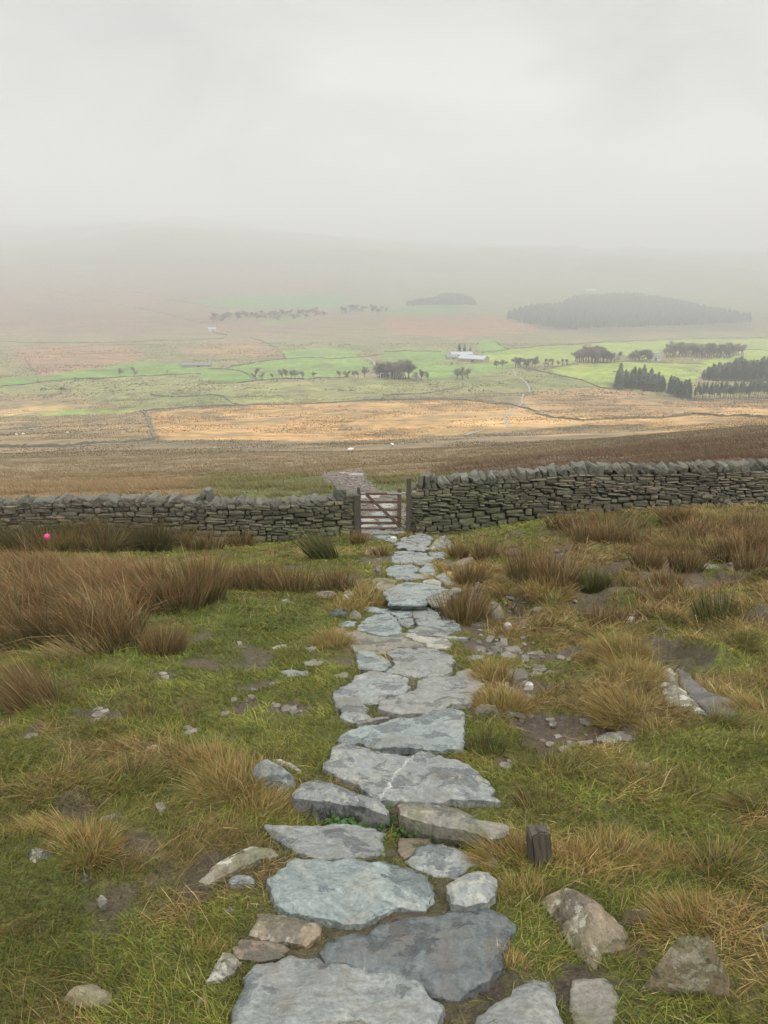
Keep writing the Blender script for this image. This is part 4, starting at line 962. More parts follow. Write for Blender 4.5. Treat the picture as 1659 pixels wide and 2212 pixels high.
# ------------------------------------------------------------------ stump, balloon
sp_ = hit(np.array([1176.]), np.array([1868.]))[0]
bm = bmesh.new(); bevbox(bm, (0, 0, .06), (.08, .065, .26), None, .008, 2)
bmesh.ops.subdivide_edges(bm, edges=[e for e in bm.edges if e.calc_length() > .05], cuts=7, use_grid_fill=True)
for v in bm.verts:
    v.co.x *= 1 - .35 * max(0, v.co.z - .02); v.co.x += .06 * (v.co.z ** 2) * 4 - .01
    v.co.y += (vn(np.array(v.co.x * 110 + 9), np.array(v.co.z * 7), 6) - .5) * .022; v.co.x += (vn(np.array(v.co.y * 90), np.array(v.co.z * 9), 4) - .5) * .016
    if v.co.z > .17: v.co.z += (vn(np.array(v.co.x * 110), np.array(v.co.y * 60), 2) - .5) * .018 - abs(v.co.x) * .12
st = bm_obj('wooden_stump', bm, M['stump'], None, (sp_[0], sp_[1], sp_[2] - .025)); st.rotation_euler = (R(-6), R(-9), R(12))
tag(st, 'cut-off weathered wooden post stump beside the path on the right', 'post stump')
bp = hit(np.array([107.]), np.array([1196.]))[0]
bm = bmesh.new(); bmesh.ops.create_uvsphere(bm, u_segments=24, v_segments=16, radius=.072)
for v in bm.verts:
    f = (v.co.z / .085); v.co.x *= 1 - .16 * max(0, -f); v.co.y *= 1 - .16 * max(0, -f); v.co.z *= 1.22 if f < 0 else 1.05
bz_ = Vector((bp[0], bp[1], bp[2] + .36))
bal = bm_obj('balloon', bm, M['pink'], None, bz_, True); tag(bal, 'shiny pink balloon caught in the rushes at the far left below the wall', 'balloon')
bm_obj('knot', tube([(0, 0, -.098), (0, 0, -.112), (.002, 0, -.125)], [.006, .010, .016]), M['pink'], bal)
bm = tube([(0, 0, -.12), (.02, -.02, -.16), (-.04, 0, -.19), (.03, .02, -.21), (-.07, -.02, -.22), (-.02, -.05, -.24), (-.13, -.03, -.235), (-.16, -.06, -.25)], .007, 5)
bm_obj('ribbon', bm, M['ribbon'], bal)

# ------------------------------------------------------------------ blades
def blades(P_, H, W, az, lean, curve, cb, ct, segs=2, face=None):
    n = len(P_); d = np.stack([np.cos(az), np.sin(az), np.zeros(n)], 1)
    f = rng.uniform(0, np.pi, n) if face is None else face
    w = np.stack([np.cos(f), np.sin(f), np.zeros(n)], 1)
    V = np.zeros((n, 2 * segs + 1, 3)); C = np.zeros((n, 2 * segs + 1, 3))
    for k in range(segs + 1):
        t = k / segs
        p = P_ + d * ((lean * t + curve * t * t) * H)[:, None]
        p[:, 2] += H * (t - .42 * curve * t * t)
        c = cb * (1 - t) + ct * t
        if k < segs:
            ww = w * (W * (1 - t ** 1.6) / 2)[:, None]
            V[:, 2 * k] = p - ww; V[:, 2 * k + 1] = p + ww; C[:, 2 * k] = c; C[:, 2 * k + 1] = c
        else: V[:, 2 * k] = p; C[:, 2 * k] = c
    base = (np.arange(n) * (2 * segs + 1))[:, None]
    q = np.concatenate([base + np.array([2 * k, 2 * k + 1, 2 * k + 3, 2 * k + 2]) for k in range(segs - 1)], 0) if segs > 1 else np.zeros((0, 4), int)
    t_ = base + np.array([2 * segs - 2, 2 * segs - 1, 2 * segs])
    return V.reshape(-1, 3), C.reshape(-1, 3), q, t_
def blade_obj(name, parts, label, cat, kind='stuff', loc=None):
    Vs, Cs, Qs, Ts = [], [], [], []; off = 0
    for V, C, q, t in parts:
        Vs.append(V); Cs.append(C); Qs.append(q + off); Ts.append(t + off); off += len(V)
    me = mesh_np(name, np.vstack(Vs), np.vstack(Qs), np.vstack(Ts), False); set_col(me, np.clip(np.vstack(Cs), 0.004, 1))
    if label is None: return me
    o = link(name, me, M['grass'], None, loc); tag(o, label, cat, None, kind); return o
def wedge(y0, y1, dens, half=.56, pad=.7):
    A = (half * (y0 + y1) + 2 * pad) * (y1 - y0); n = int(A * dens * 1.0)
    y = np.sqrt(rng.uniform(y0 ** 2, y1 ** 2, n)) if y0 > .5 else rng.uniform(y0, y1, n)
    x = rng.uniform(-1, 1, n) * (half * y + pad)
    return x, y

def jitter(c, a=.22):
    n = len(c); b = 1 + (rng.random((n, 1)) - .5) * 2 * a
    return np.clip(c * b * (1 + (rng.random((n, 3)) - .5) * .14), .005, 1)

# --- pasture grass in front of the wall
parts = []
for (y0, y1, dens, wd, hs) in ((.7, 2.2, 17000, .0032, .85), (2.2, 4.0, 12000, .0036, .95), (4.0, 6.5, 5200, .005, 1.0), (6.5, 10, 2600, .0075, 1.1), (10, 14, 1400, .011, 1.2), (14, 18.6, 900, .015, 1.25)):
    x, y = wedge(y0, y1, dens, .56, 1.2)
    z = Hn(x, y); u, v = project(x, y, z)
    md = look(mudS, x, y); sl = look(slabM, x, y)
    keep = (rng.random(len(x)) > md * 1.15) & (sl < .5)
    thin = fbm(x * 4, y * 4, 51, 3)
    keep &= rng.random(len(x)) < np.clip(.5 + (thin - .3) * 2.4, .25, 1)
    x, y, z, u, v = x[keep], y[keep], z[keep], u[keep], v[keep]
    g, br = near_fields(x, y, u, v); n = len(x)
    hn = fbm(x * 1.6, y * 1.6, 77, 3)
    isg = rng.random(n) < sstep(.28, .85, g) * .72 + .07
    H = (.020 + .026 * hn + .045 * rng.random(n) ** 4) * hs
    H = np.where(isg, H * (1.2 + 1.3 * g * rng.random(n)), H)
    long = rng.random(n) < .012; H = np.where(long, H * 2.2, H)
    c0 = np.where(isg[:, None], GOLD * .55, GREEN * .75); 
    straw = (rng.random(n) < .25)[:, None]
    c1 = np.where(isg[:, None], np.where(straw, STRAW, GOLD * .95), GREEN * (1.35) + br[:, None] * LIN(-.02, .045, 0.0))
    yel = (rng.random(n) < .25)[:, None]; c1 = np.where(~isg[:, None] & yel, LIN(.19, .17, .045), c1); c1 = np.where(~isg[:, None] & (rng.random(n) < .15)[:, None], LIN(.055, .085, .022), c1)
    patch = fbm(x * .7, y * .7, 61, 3)[:, None]
    p2 = fbm(x * 5, y * 5, 63, 3)[:, None]; pf = (.62 + .76 * patch) * (.35 + 1.3 * p2)
    c1 = c1 * pf; c0 = c0 * pf
    az = fbm(x * .8, y * .8, 66, 2) * 8 + rng.normal(0, 1.3, n)
    lean = rng.uniform(.1, .8, n); lean = np.where(isg, lean * 1.4, lean)
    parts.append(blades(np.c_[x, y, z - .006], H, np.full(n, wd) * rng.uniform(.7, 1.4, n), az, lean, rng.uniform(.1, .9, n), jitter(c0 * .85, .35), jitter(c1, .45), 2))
blade_obj('grass', parts, 'short green and straw coloured pasture grass around the stones', 'grass')

# --- clump meshes
def clump_mesh(name, kind, n, seed, hgt, rad, leanx=0.0, leany=0.0, wd=.004):
    global rng
    keep = rng; rng = np.random.default_rng(seed)
    a = rng.uniform(0, 6.283, n); r = rad * np.sqrt(rng.random(n))
    P_ = np.c_[np.cos(a) * r, np.sin(a) * r, np.full(n, -.03)]
    if kind == 'rush':
        H = hgt * rng.uniform(.45, 1.05, n); out = .10 + .32 * (r / rad) * rng.random(n)
        dx = np.cos(a) * out + leanx + rng.normal(0, .10, n); dy = np.sin(a) * out + leany + rng.normal(0, .08, n)
        az = np.arctan2(dy, dx); ln = np.hypot(dx, dy); curve = rng.uniform(0, .25, n)
        red = rng.random(n)[:, None]
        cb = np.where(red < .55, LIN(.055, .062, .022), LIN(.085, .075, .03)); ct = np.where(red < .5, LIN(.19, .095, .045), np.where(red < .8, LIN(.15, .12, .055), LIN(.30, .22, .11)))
        Wd = rng.uniform(.7, 1.3, n) * wd
    elif kind == 'green':
        H = hgt * rng.uniform(.5, 1.05, n); out = .1 + .25 * (r / rad)
        dx = np.cos(a) * out + leanx; dy = np.sin(a) * out + leany
        az = np.arctan2(dy, dx); ln = np.hypot(dx, dy); curve = rng.uniform(0, .2, n)
        cb = np.tile(LIN(.04, .055, .018), (n, 1)); ct = np.where(rng.random(n)[:, None] < .7, LIN(.085, .10, .035), LIN(.17, .11, .05)); Wd = rng.uniform(.7, 1.3, n) * wd
    else:   # tussock
        H = hgt * rng.uniform(.35, 1.1, n); out = .10 + .45 * (r / rad) * rng.uniform(.3, 1, n)
        dx = np.cos(a) * out + leanx + rng.normal(0, .22, n); dy = np.sin(a) * out + leany + rng.normal(0, .22, n)
        az = np.arctan2(dy, dx); ln = np.hypot(dx, dy); curve = rng.uniform(.1, .85, n)
        t = rng.random(n)[:, None]
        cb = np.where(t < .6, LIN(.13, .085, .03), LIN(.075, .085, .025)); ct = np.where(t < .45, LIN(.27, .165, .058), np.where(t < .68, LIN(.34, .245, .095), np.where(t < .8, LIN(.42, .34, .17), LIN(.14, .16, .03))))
        Wd = rng.uniform(.6, 1.2, n) * wd
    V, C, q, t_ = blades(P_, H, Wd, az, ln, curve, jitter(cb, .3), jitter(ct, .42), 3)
    rng = keep
    me = mesh_np(name, V, q, t_, False); set_col(me, C); me.materials.append(M['grass']); return me
CM = {}
def cm(kind, wdk, lx, seed, hgt, rad, n, wd):
    key = (kind, wdk, lx, seed)
    if key not in CM: CM[key] = clump_mesh({'rush': 'rush_clump', 'green': 'rush_clump', 'tus': 'grass_tussock'}[kind], kind, n, seed, hgt, rad, lx, 0.05, wd)
    return CM[key]
def put_clump(kind, u, v, h, rad, label, lean=0.0, group=None, seed=1, n=None):
    p = hit(np.array([float(u)]), np.array([float(v)]))[0]
    dist = math.hypot(p[0], p[1])
    wd = {True: .005, False: .0115}[dist < 7] if dist < 12 else .018
    if kind == 'tus': wd *= .85
    n = int((n or (1500 if kind == 'tus' else 900) if dist < 7 else 420 if dist < 12 else 260) * (1.5 if kind == 'tus' else 1)) if True else int((n or (1500 if dist < 7 else 650 if dist < 12 else 380)) * (1.5 if kind == 'tus' else 1))
    me = clump_mesh({'rush': 'rush_clump', 'green': 'rush_clump', 'tus': 'grass_tussock'}[kind], kind, n, seed + int(u) * 3 + int(v), h, rad, lean, .04, wd)
    o = link(me.name.split('.')[0], me, None, None, (p[0], p[1], float(Hn(p[0], p[1])) - .01))
    tag(o, label, 'rush clump' if kind != 'tus' else 'grass tussock', group); return o
T = put_clump
T('green', 706, 1213, .62, .22, 'dark green rush clump leaning left beside the left wall, just left of the upper path', -.55, n=700)
T('rush', 432, 1308, .78, .25, 'tall red-brown rush clump at the right end of the thick rushes on the left', .05, n=900)
T('rush', 400, 1318, .45, .2, 'lower brown rush clump in front of the tall red-brown one on the left', .1)
T('rush', 520, 1180, .45, .3, 'olive rush clump against the left wall foot', .05)
T('rush', 460, 1190, .5, .25, 'fuller rush clump next to the left wall, just right of the dark reeds', .0)
T('rush', 630, 1278, .42, .25, 'brown rush clump on the left, nearest the tawny round tussock', .0)
T('rush', 560, 1270, .42, .25, 'brown rush clump between two others left of the upper path', .0)
T('rush', 510, 1268, .40, .25, 'brown rush clump in the middle left, behind the bright green patch', .0)
T('rush', 726, 1275, .36, .2, 'small upright rush clump left of the round tawny tussock', .0)
T('rush', 775, 1178, .40, .12, 'small dry rush tuft below the left gate post', -.1)
T('rush', 820, 1200, .32, .12, 'thin rush tuft left of the first slabs below the gate', .0)
T('tus', 795, 1305, .26, .20, 'round tawny tussock at the left edge of the high step', .05)
T('tus', 745, 1322, .16, .18, 'low tawny tussock above the dark low block left of the path', .0)
T('tus', 722, 1395, .16, .15, 'orange tussock at the left end of the long grey-brown slab', -.1)
T('rush', 1000, 1340, .42, .2, 'dry rush clump in front of the upright brown boulder', .05)
T('rush', 1015, 1270, .38, .15, 'rush clump just behind the upright brown boulder', .1)
T('rush', 992, 1205, .36, .14, 'thin green rush clump right of the dark hump-backed boulder', .0)
T('rush', 1050, 1215, .40, .2, 'rush clump second to the right of the dark hump-backed boulder', .0)
T('rush', 1150, 1270, .5, .3, 'broad rush clump left of the little stream', .0, n=800)
T('rush', 1200, 1285, .45, .25, 'rush clump on the left bank of the little stream, nearer', .0)
T('tus', 1185, 1300, .2, .25, 'straw tussock below the broad rush clump by the stream', .1)
T('green', 1280, 1290, .36, .12, 'slim green rush tuft on the right bank of the little stream', .0)
T('rush', 1330, 1185, .62, .35, 'tall dark-based rush clump below the right wall', .0, n=900)
T('rush', 1405, 1190, .6, .35, 'tall rush clump right of the tall dark-based one, below the right wall', .05, n=900)
T('rush', 1270, 1180, .45, .3, 'pale brown rush clump at the left end of the right hand rushes', .0)
T('rush', 1395, 1245, .40, .18, 'dark rush clump above the peaked lichen-covered boulder', .05)
T('rush', 1440, 1285, .38, .10, 'narrow rush tuft against the peaked lichen-covered boulder', .0)
T('rush', 1480, 1245, .36, .2, 'rush clump left of the knobbly lichen-covered boulder', .0)
T('rush', 1640, 1240, .5, .3, 'rush clump at the right edge of the picture below the wall', .05)
T('rush', 1545, 1180, .6, .4, 'wide rush clump below the right wall, third from the left', .05, n=900)
T('rush', 1620, 1165, .6, .4, 'wide rush clump below the right wall, nearest the right edge', .0, n=900)
T('tus', 1375, 1480, .14, .18, 'large straw tussock left of the lichen spotted boulder', -.15, n=1700)
T('tus', 1345, 1440, .15, .2, 'shaggy golden tussock up-slope of the large straw tussock', -.2, n=1600)
T('tus', 1350, 1550, .15, .18, 'golden tussock overhanging the right edge of the lower mud patch', -.25, n=1600)
T('tus', 1640, 1545, .13, .18, 'pale drooping tussock at the right edge, beyond the dark wet slab', -.3, n=1200)
T('tus', 1085, 1530, .16, .13, 'golden tussock right of the wide blotched slab', -.05, n=1400)
T('tus', 1060, 1470, .13, .10, 'smaller golden tussock right of the slab with straight right edge', .0)
T('green', 1050, 1625, .16, .08, 'dark spiky rush tuft right of the long oval slab', .0, n=260)
T('tus', 500, 1712, .13, .14, 'large orange tussock left of the short blocky stone', -.15, n=2400)
T('tus', 455, 1670, .12, .12, 'orange tussock behind the large one left of the step', -.1, n=1600)
T('tus', 570, 1752, .09, .10, 'dry drooping tussock in front of the short blocky stone', .2, n=1200)
T('tus', 185, 1850, .11, .09, 'dense tawny tussock beside the grey boulder on the left', -.1, n=2200)
T('tus', 115, 1815, .08, .11, 'wind-combed brown tussock arching left behind the grey boulder', -.9, n=1800)
T('tus', 1115, 1865, .12, .11, 'orange tussock at the left foot of the wooden stump', -.2, n=1600)
T('tus', 1235, 1880, .09, .10, 'straw tussock at the right foot of the wooden stump', .1, n=1400)
T('tus', 1330, 1870, .11, .14, 'sprawling straw tussock right of the wooden stump', .1, n=1600)
T('tus', 1450, 1880, .09, .11, 'straw tussock above the triangular boulder', -.1, n=1300)
T('tus', 1500, 2020, .09, .11, 'orange tussock hanging over the triangular boulder', -.3, n=2200)
T('tus', 1135, 1945, .07, .09, 'green-gold tussock left of the sandy-brown boulder', -.1, n=1400)
T('tus', 1090, 2105, .06, .07, 'orange tuft between the dark wet slab and the pointed slab', -.15, n=1200)
T('tus', 640, 2085, .05, .07, 'straw tuft left of the big bottom slab', .1, n=900) if False else None
T('tus', 430, 2075, .06, .06, 'bleached straw tuft left of the dark brown stone', .2, n=700)
T('tus', 848, 1762, .07, .02, 'small orange tuft in the gap between the two upright edge stones', .0, n=260)
T('rush', 75, 1545, .34, .16, 'wind-bent brown rush clump near the left edge', -.55, n=700)
T('rush', 355, 1432, .30, .14, 'small dark rush clump at the lower right tip of the thick rushes', .05)
T('rush', 1165, 1745, .20, .09, 'sparse thin rush tuft above the wooden stump', -.1, n=120)
T('rush', 1500, 1700, .20, .10, 'sparse thin rush tuft in the right hand grass', -.15, n=110)
T('rush', 600, 1600, .0001, .01, 'x', 0) if False else None
T('rush', 305, 1570, .16, .07, 'sparse brown rush tuft left of the lone pale stone', -.1, n=120)
T('rush', 1090, 1480, .28, .06, 'few dark rush stems right of the path by the muddy hollow', -.1, n=60)
T('green', 1570, 1345, .3, .3, 'brown-green rush patch on the hummock at the right edge', .0, n=600)
T('rush', 1300, 1345, .28, .2, 'short dark rush clump in the middle of the right hand grass', .0)

# --- rush masses (nobody could count them)
def scatter_poly(poly_uv, n):
    poly = np.array(poly_uv, float); out = []
    x0, y0 = poly.min(0); x1, y1 = poly.max(0)
    w = hit(poly[:, 0], poly[:, 1]); X0, X1, Y0, Y1 = w[:, 0].min(), w[:, 0].max(), w[:, 1].min(), w[:, 1].max()
    X = rng.uniform(X0, X1, n * 6); Y = rng.uniform(Y0, Y1, n * 6)
    k = in_poly(X, Y, w[:, :2]); return X[k][:n], Y[k][:n]
def rush_mass(poly, nclump, per, h, rad, lx, wd, dark=False, tawny=.2):
    X, Y = scatter_poly(poly, nclump); prt = []
    for i in range(len(X)):
        n = per; a = rng.uniform(0, 6.283, n); r = rad * np.sqrt(rng.random(n)); hh = h * rng.uniform(.5, 1.2)
        x = X[i] + np.cos(a) * r; y = Y[i] + np.sin(a) * r; z = Hn(x, y) - .02
        k = look(slabM, x, y) < .5
        out = .1 + .3 * rng.random(n); cl_ = rng.normal(0, .2)
        dx = np.cos(a) * out + lx + rng.normal(0, .17, n) + cl_; dy = np.sin(a) * out - .05
        tw = rng.random() < tawny; tone = rng.uniform(.5, 1.35)
        red = rng.random(n)[:, None]; hue = rng.random()
        cb = np.where(red < .5, LIN(.05, .058, .02), LIN(.08, .07, .03))
        ct = np.where(red < .35 + .35 * hue, LIN(.235, .108, .048), np.where(red < .8, LIN(.14, .125, .055), LIN(.38, .29, .15))) * tone
        if dark: ct = ct * LIN(.6, .72, .62)
        if tw: cb = cb * 1.3; ct = np.where(red < .6, LIN(.36, .27, .12), LIN(.28, .18, .08))
        b = blades(np.c_[x, y, z][k], (hh * rng.uniform(.45, 1.05, n))[k] * (.6 if tw else 1), (np.full(n, wd) * rng.uniform(.7, 1.3, n))[k], np.arctan2(dy, dx)[k], (np.hypot(dx, dy) * (1.6 if tw else 1))[k], np.where(rng.random(n) < .1, 1.3, rng.uniform(.02, .3, n))[k], jitter(cb, .2)[k], jitter(ct, .3)[k], 3)
        prt.append(b)
    return prt
pr = rush_mass([(-200,1260),(150,1235),(300,1255),(410,1300),(400,1320),(345,1345),(325,1415),(230,1440),(60,1452),(-200,1500)], 175, 150, .54, .18, -.24, .0085, tawny=.2)
pr += rush_mass([(-200,1225),(150,1215),(440,1235),(440,1262),(150,1240),(-200,1262)], 60, 200, .36, .25, -.2, .009, tawny=.5)
blade_obj('rushes', pr, 'thick mass of wind-bent reddish brown rushes on the left side', 'rushes')
pr = rush_mass([(-200,1172),(150,1172),(440,1178),(440,1192),(150,1204),(-200,1206)], 56, 240, .92, .25, -.08, .012, dark=True, tawny=.0)
blade_obj('rushes', pr, 'dark green-brown reeds growing along the foot of the left wall', 'rushes')
pr = rush_mass([(1180,1150),(1300,1140),(1659,1128),(1850,1130),(1850,1215),(1659,1215),(1500,1215),(1320,1200),(1200,1185)], 60, 230, .48, .3, .0, .013, tawny=.35)
blade_obj('rushes', pr, 'brown and straw rushes spread below the right hand wall', 'rushes')
pr = rush_mass([(1090,1215),(1250,1215),(1500,1250),(1700,1250),(1700,1300),(1400,1350),(1250,1340),(1080,1330)], 42, 120, .22, .25, .0, .010, tawny=.6)
blade_obj('rushes', pr, 'low sparse rush tufts among the stones right of the path', 'rushes')

def tussocks(poly, ncl, label):
    X, Y = scatter_poly(poly, ncl); prt = []
    for i in range(len(X)):
        if look(slabW, X[i:i+1], Y[i:i+1])[0] > .25 or look(mudB, X[i:i+1], Y[i:i+1])[0] > .15 or look(mudB, X[i:i+1], Y[i:i+1] - .25)[0] > .4 or look(chanM, X[i:i+1], Y[i:i+1])[0] > .25: continue
        d = Y[i]; n = int(420 if d < 6 else 240 if d < 10 else 120); rad = rng.uniform(.06, .20); hh = rng.uniform(.07, .16); wd = .0035 if d < 6 else .006 if d < 10 else .011
        a = rng.uniform(0, 6.283, n); q = np.sqrt(rng.random(n)); x = X[i] + np.cos(a) * rad * q; y = Y[i] + np.sin(a) * rad * q
        out = .15 + .6 * q * rng.random(n); lx = rng.normal(0, .25)
        dx = np.cos(a) * out + lx + rng.normal(0, .2, n); dy = np.sin(a) * out + rng.normal(0, .2, n); t = rng.random(n)[:, None]; hue = rng.uniform(.1, .75); tone = rng.uniform(.55, 1.15)
        cb = np.tile(LIN(.075, .065, .025), (n, 1)) * tone; ct = np.where(t < hue, np.where(t < .3, LIN(.27, .165, .058), LIN(.36, .27, .11)), np.where(t < .9, LIN(.15, .165, .035), LIN(.42, .34, .18))) * tone
        prt.append(blades(np.c_[x, y, Hn(x, y) - .02], hh * rng.uniform(.4, 1.1, n), np.full(n, wd) * rng.uniform(.6, 1.4, n), np.arctan2(dy, dx), np.hypot(dx, dy), rng.uniform(.1, .9, n), jitter(cb, .25), jitter(ct, .4), 3))
    return prt
pr = tussocks([(1040,1240),(1250,1230),(1659,1240),(1800,1300),(1800,1900),(1659,2000),(1350,1900),(1230,1700),(1080,1560),(1040,1400)], 190, '')
blade_obj('rough_grass', pr, 'lumpy mixed straw and green tufts covering the rough ground right of the path', 'rough grass')
pr = tussocks([(-100,1480),(300,1450),(700,1400),(690,1600),(540,1750),(420,1900),(300,2100),(-100,2150)], 26, '')
blade_obj('rough_grass', pr, 'scattered low tufts in the greener turf left of the path', 'rough grass')

# --- moor behind the wall
parts = []
for (y0, y1, dens, wd, hs) in ((19.2, 27, 420, .018, .20), (27, 45, 150, .03, .26), (45, 80, 40, .05, .26), (80, 160, 10, .08, .28)):
    x, y = wedge(y0, y1, dens, .56, 1.0)
    z = Hn(x, y); u, v = project(x, y, z); k = (look(gravM, x, y) < rng.random(len(x)) * .9) & (look(slabM, x, y) < .5)
    x, y, z, u, v = [q[k] for q in (x, y, z, u, v)]; n = len(x)
    c = far_colour(u, v, x, y)
    rn = fbm(x / 2.2, y / 2.2, 15, 4) + .06 * sstep(900, 1200, u)
    tall = sstep(.47, .60, rn)
    H = hs * rng.uniform(.4, 1.1, n) * (.45 + 1.0 * tall)
    ct = c * 1.5 * (1 - tall[:, None] * .45) + np.where(x[:, None] > 3, LIN(.17, .11, .06), LIN(.26, .18, .085)) * tall[:, None] * .45
    c = c * 1.25
    parts.append(blades(np.c_[x, y, z - .02], H, np.full(n, wd) * rng.uniform(.6, 1.3, n), rng.uniform(2, 4.3, n), rng.uniform(.05, .6, n), rng.uniform(0, .6, n), jitter(c * .75, .2), jitter(ct, .3), 2))
for (y0, y1, dens, wd, hs) in ((150, 300, 1.6, .22, .34), (300, 560, .42, .5, .5), (560, 1150, .075, 1.3, .75)):
    x, y = wedge(y0, y1, dens, .56, 1.0); z = Hn(x, y); u, v = project(x, y, z); c = far_colour(u, v, x, y)
    k = (fbm(x / 30., y / 30., 19, 4) > .44 + .1 * rng.random(len(x))) & (c[:, 1] < c[:, 0] * 1.12); x, y, z, c = x[k], y[k], z[k], c[k]; n = len(x)
    tone = np.where(rng.random((n, 1)) < .55, rng.uniform(.35, .8, (n, 1)), rng.uniform(1.0, 1.4, (n, 1)))
    parts.append(blades(np.c_[x, y, z - .05], hs * rng.uniform(.4, 1.1, n), wd * rng.uniform(.6, 1.6, n), rng.uniform(0, 6.28, n), rng.uniform(0, .4, n), rng.uniform(0, .4, n), c * tone, c * tone * 1.15, 2, rng.normal(0, .5, n)))
blade_obj('moor_grass', parts, 'brown moorland grass and rushes on the slope behind the wall', 'moor grass')

# --- little green leaves under the step
def leaves():
    u = np.concatenate([rng.uniform(700, 850, 190), rng.uniform(850, 1040, 170)]); n = len(u)
    v = np.where(u < 850, 1762 + rng.uniform(-6, 24, n), 1795 + rng.uniform(-12, 24, n) + (u - 950) * .12)
    w = hit(u, v); x, y = w[:, 0], w[:, 1]; k = look(slabM, x, y) < .5; x, y = x[k], y[k]; n = len(x)
    z = Hn(x, y) + rng.uniform(.015, .06, n)
    s = rng.uniform(.007, .014, n); az = rng.uniform(0, 6.28, n); V = []; F = []
    for i in range(n):
        c = Vector((x[i], y[i], z[i])); E = Euler((rng.uniform(-.6, .6), rng.uniform(-.6, .6), az[i])).to_matrix(); o = len(V)
        for a in range(7):
            r = s[i] * (1 if a % 2 else .8); V.append((c + E @ Vector((math.cos(a / 7 * 6.283) * r, math.sin(a / 7 * 6.283) * r, (a % 2) * .003)))[:])
        F.append(tuple(range(o, o + 7)))
    me = bpy.data.meshes.new('leafy_cover'); me.from_pydata(V, [], F); me.update()
    set_col(me, np.repeat(jitter(np.tile(LIN(.045, .10, .025), (n, 1)), .3), 7, 0))
    o = link('leafy_cover', me, M['leaf']); tag(o, 'small round green leaves growing in the dark gap under the upright edge stones', 'ground cover', None, 'stuff')
leaves()

# --- loose gravel on the path behind the wall and shale in the mud
def pebbles(name, X, Y, smin, smax, c, label, flat=.4):
    n = len(X); Z = Hn(X, Y); V = []; F = []; C = []
    for i in range(n):
        s = rng.uniform(smin, smax); sc = np.array([s, s * rng.uniform(.4, 1), s * flat]) / 2
        v = T2[0] * sc * (1 + (rng.random(T2[0].shape) - .5) * .3); a = rng.uniform(0, 6.28)
        V.append(np.c_[v[:, 0] * math.cos(a) - v[:, 1] * math.sin(a) + X[i], v[:, 0] * math.sin(a) + v[:, 1] * math.cos(a) + Y[i], v[:, 2] + Z[i] + s * flat * .15])
        F.append(T2[1] + i * len(v)); C.append(np.repeat((np.array(c) * rng.uniform(.55, 1.5))[None], len(v), 0))
    me = mesh_np(name, np.vstack(V), np.vstack(F), None, False); set_col(me, np.vstack(C))
    o = link(name, me, M['wall']); tag(o, label, 'gravel', None, 'stuff')
X, Y = scatter_poly([(690,1030),(712,1017),(790,1017),(797,1035),(815,1060),(872,1066),(880,1100),(884,1150),(776,1150),(770,1100),(760,1066),(716,1052)], 1300)
pebbles('gravel', X, Y, .05, .20, (.125, .102, .086), 'loose stones covering the path behind the gate')
xs, ys = [], []
for w in mud_w:
    a, b = rng.uniform(w[:, 0].min(), w[:, 0].max(), 26), rng.uniform(w[:, 1].min(), w[:, 1].max(), 26)
    k = in_poly(a, b, w[:, :2]) & (look(slabM, a, b) < .5); k &= (rng.random(len(a)) < (1 if w[:, 0].mean() > .8 else .3)); xs.append(a[k]); ys.append(b[k])
xs = np.concatenate(xs); ys = np.concatenate(ys); dd = np.hypot(xs, ys); k = dd > 3.0
pebbles('shale', xs[k], ys[k], .012, .07, (.12, .105, .085), 'small shale fragments lying in the muddy patches')

xs, ys = [], []
for w, (r_, p_) in zip(mud_w, MUD):
    if r_ != 'E': continue
    a, b = rng.uniform(w[:, 0].min(), w[:, 0].max(), 16), rng.uniform(w[:, 1].min(), w[:, 1].max(), 16); k = in_poly(a, b, w[:, :2]) & (look(slabM, a, b) < .5); xs.append(a[k]); ys.append(b[k])
pebbles('rubble', np.concatenate(xs), np.concatenate(ys), .05, .16, (.095, .086, .07), 'broken stones strewn along the wet eroded strip right of the path', .22)

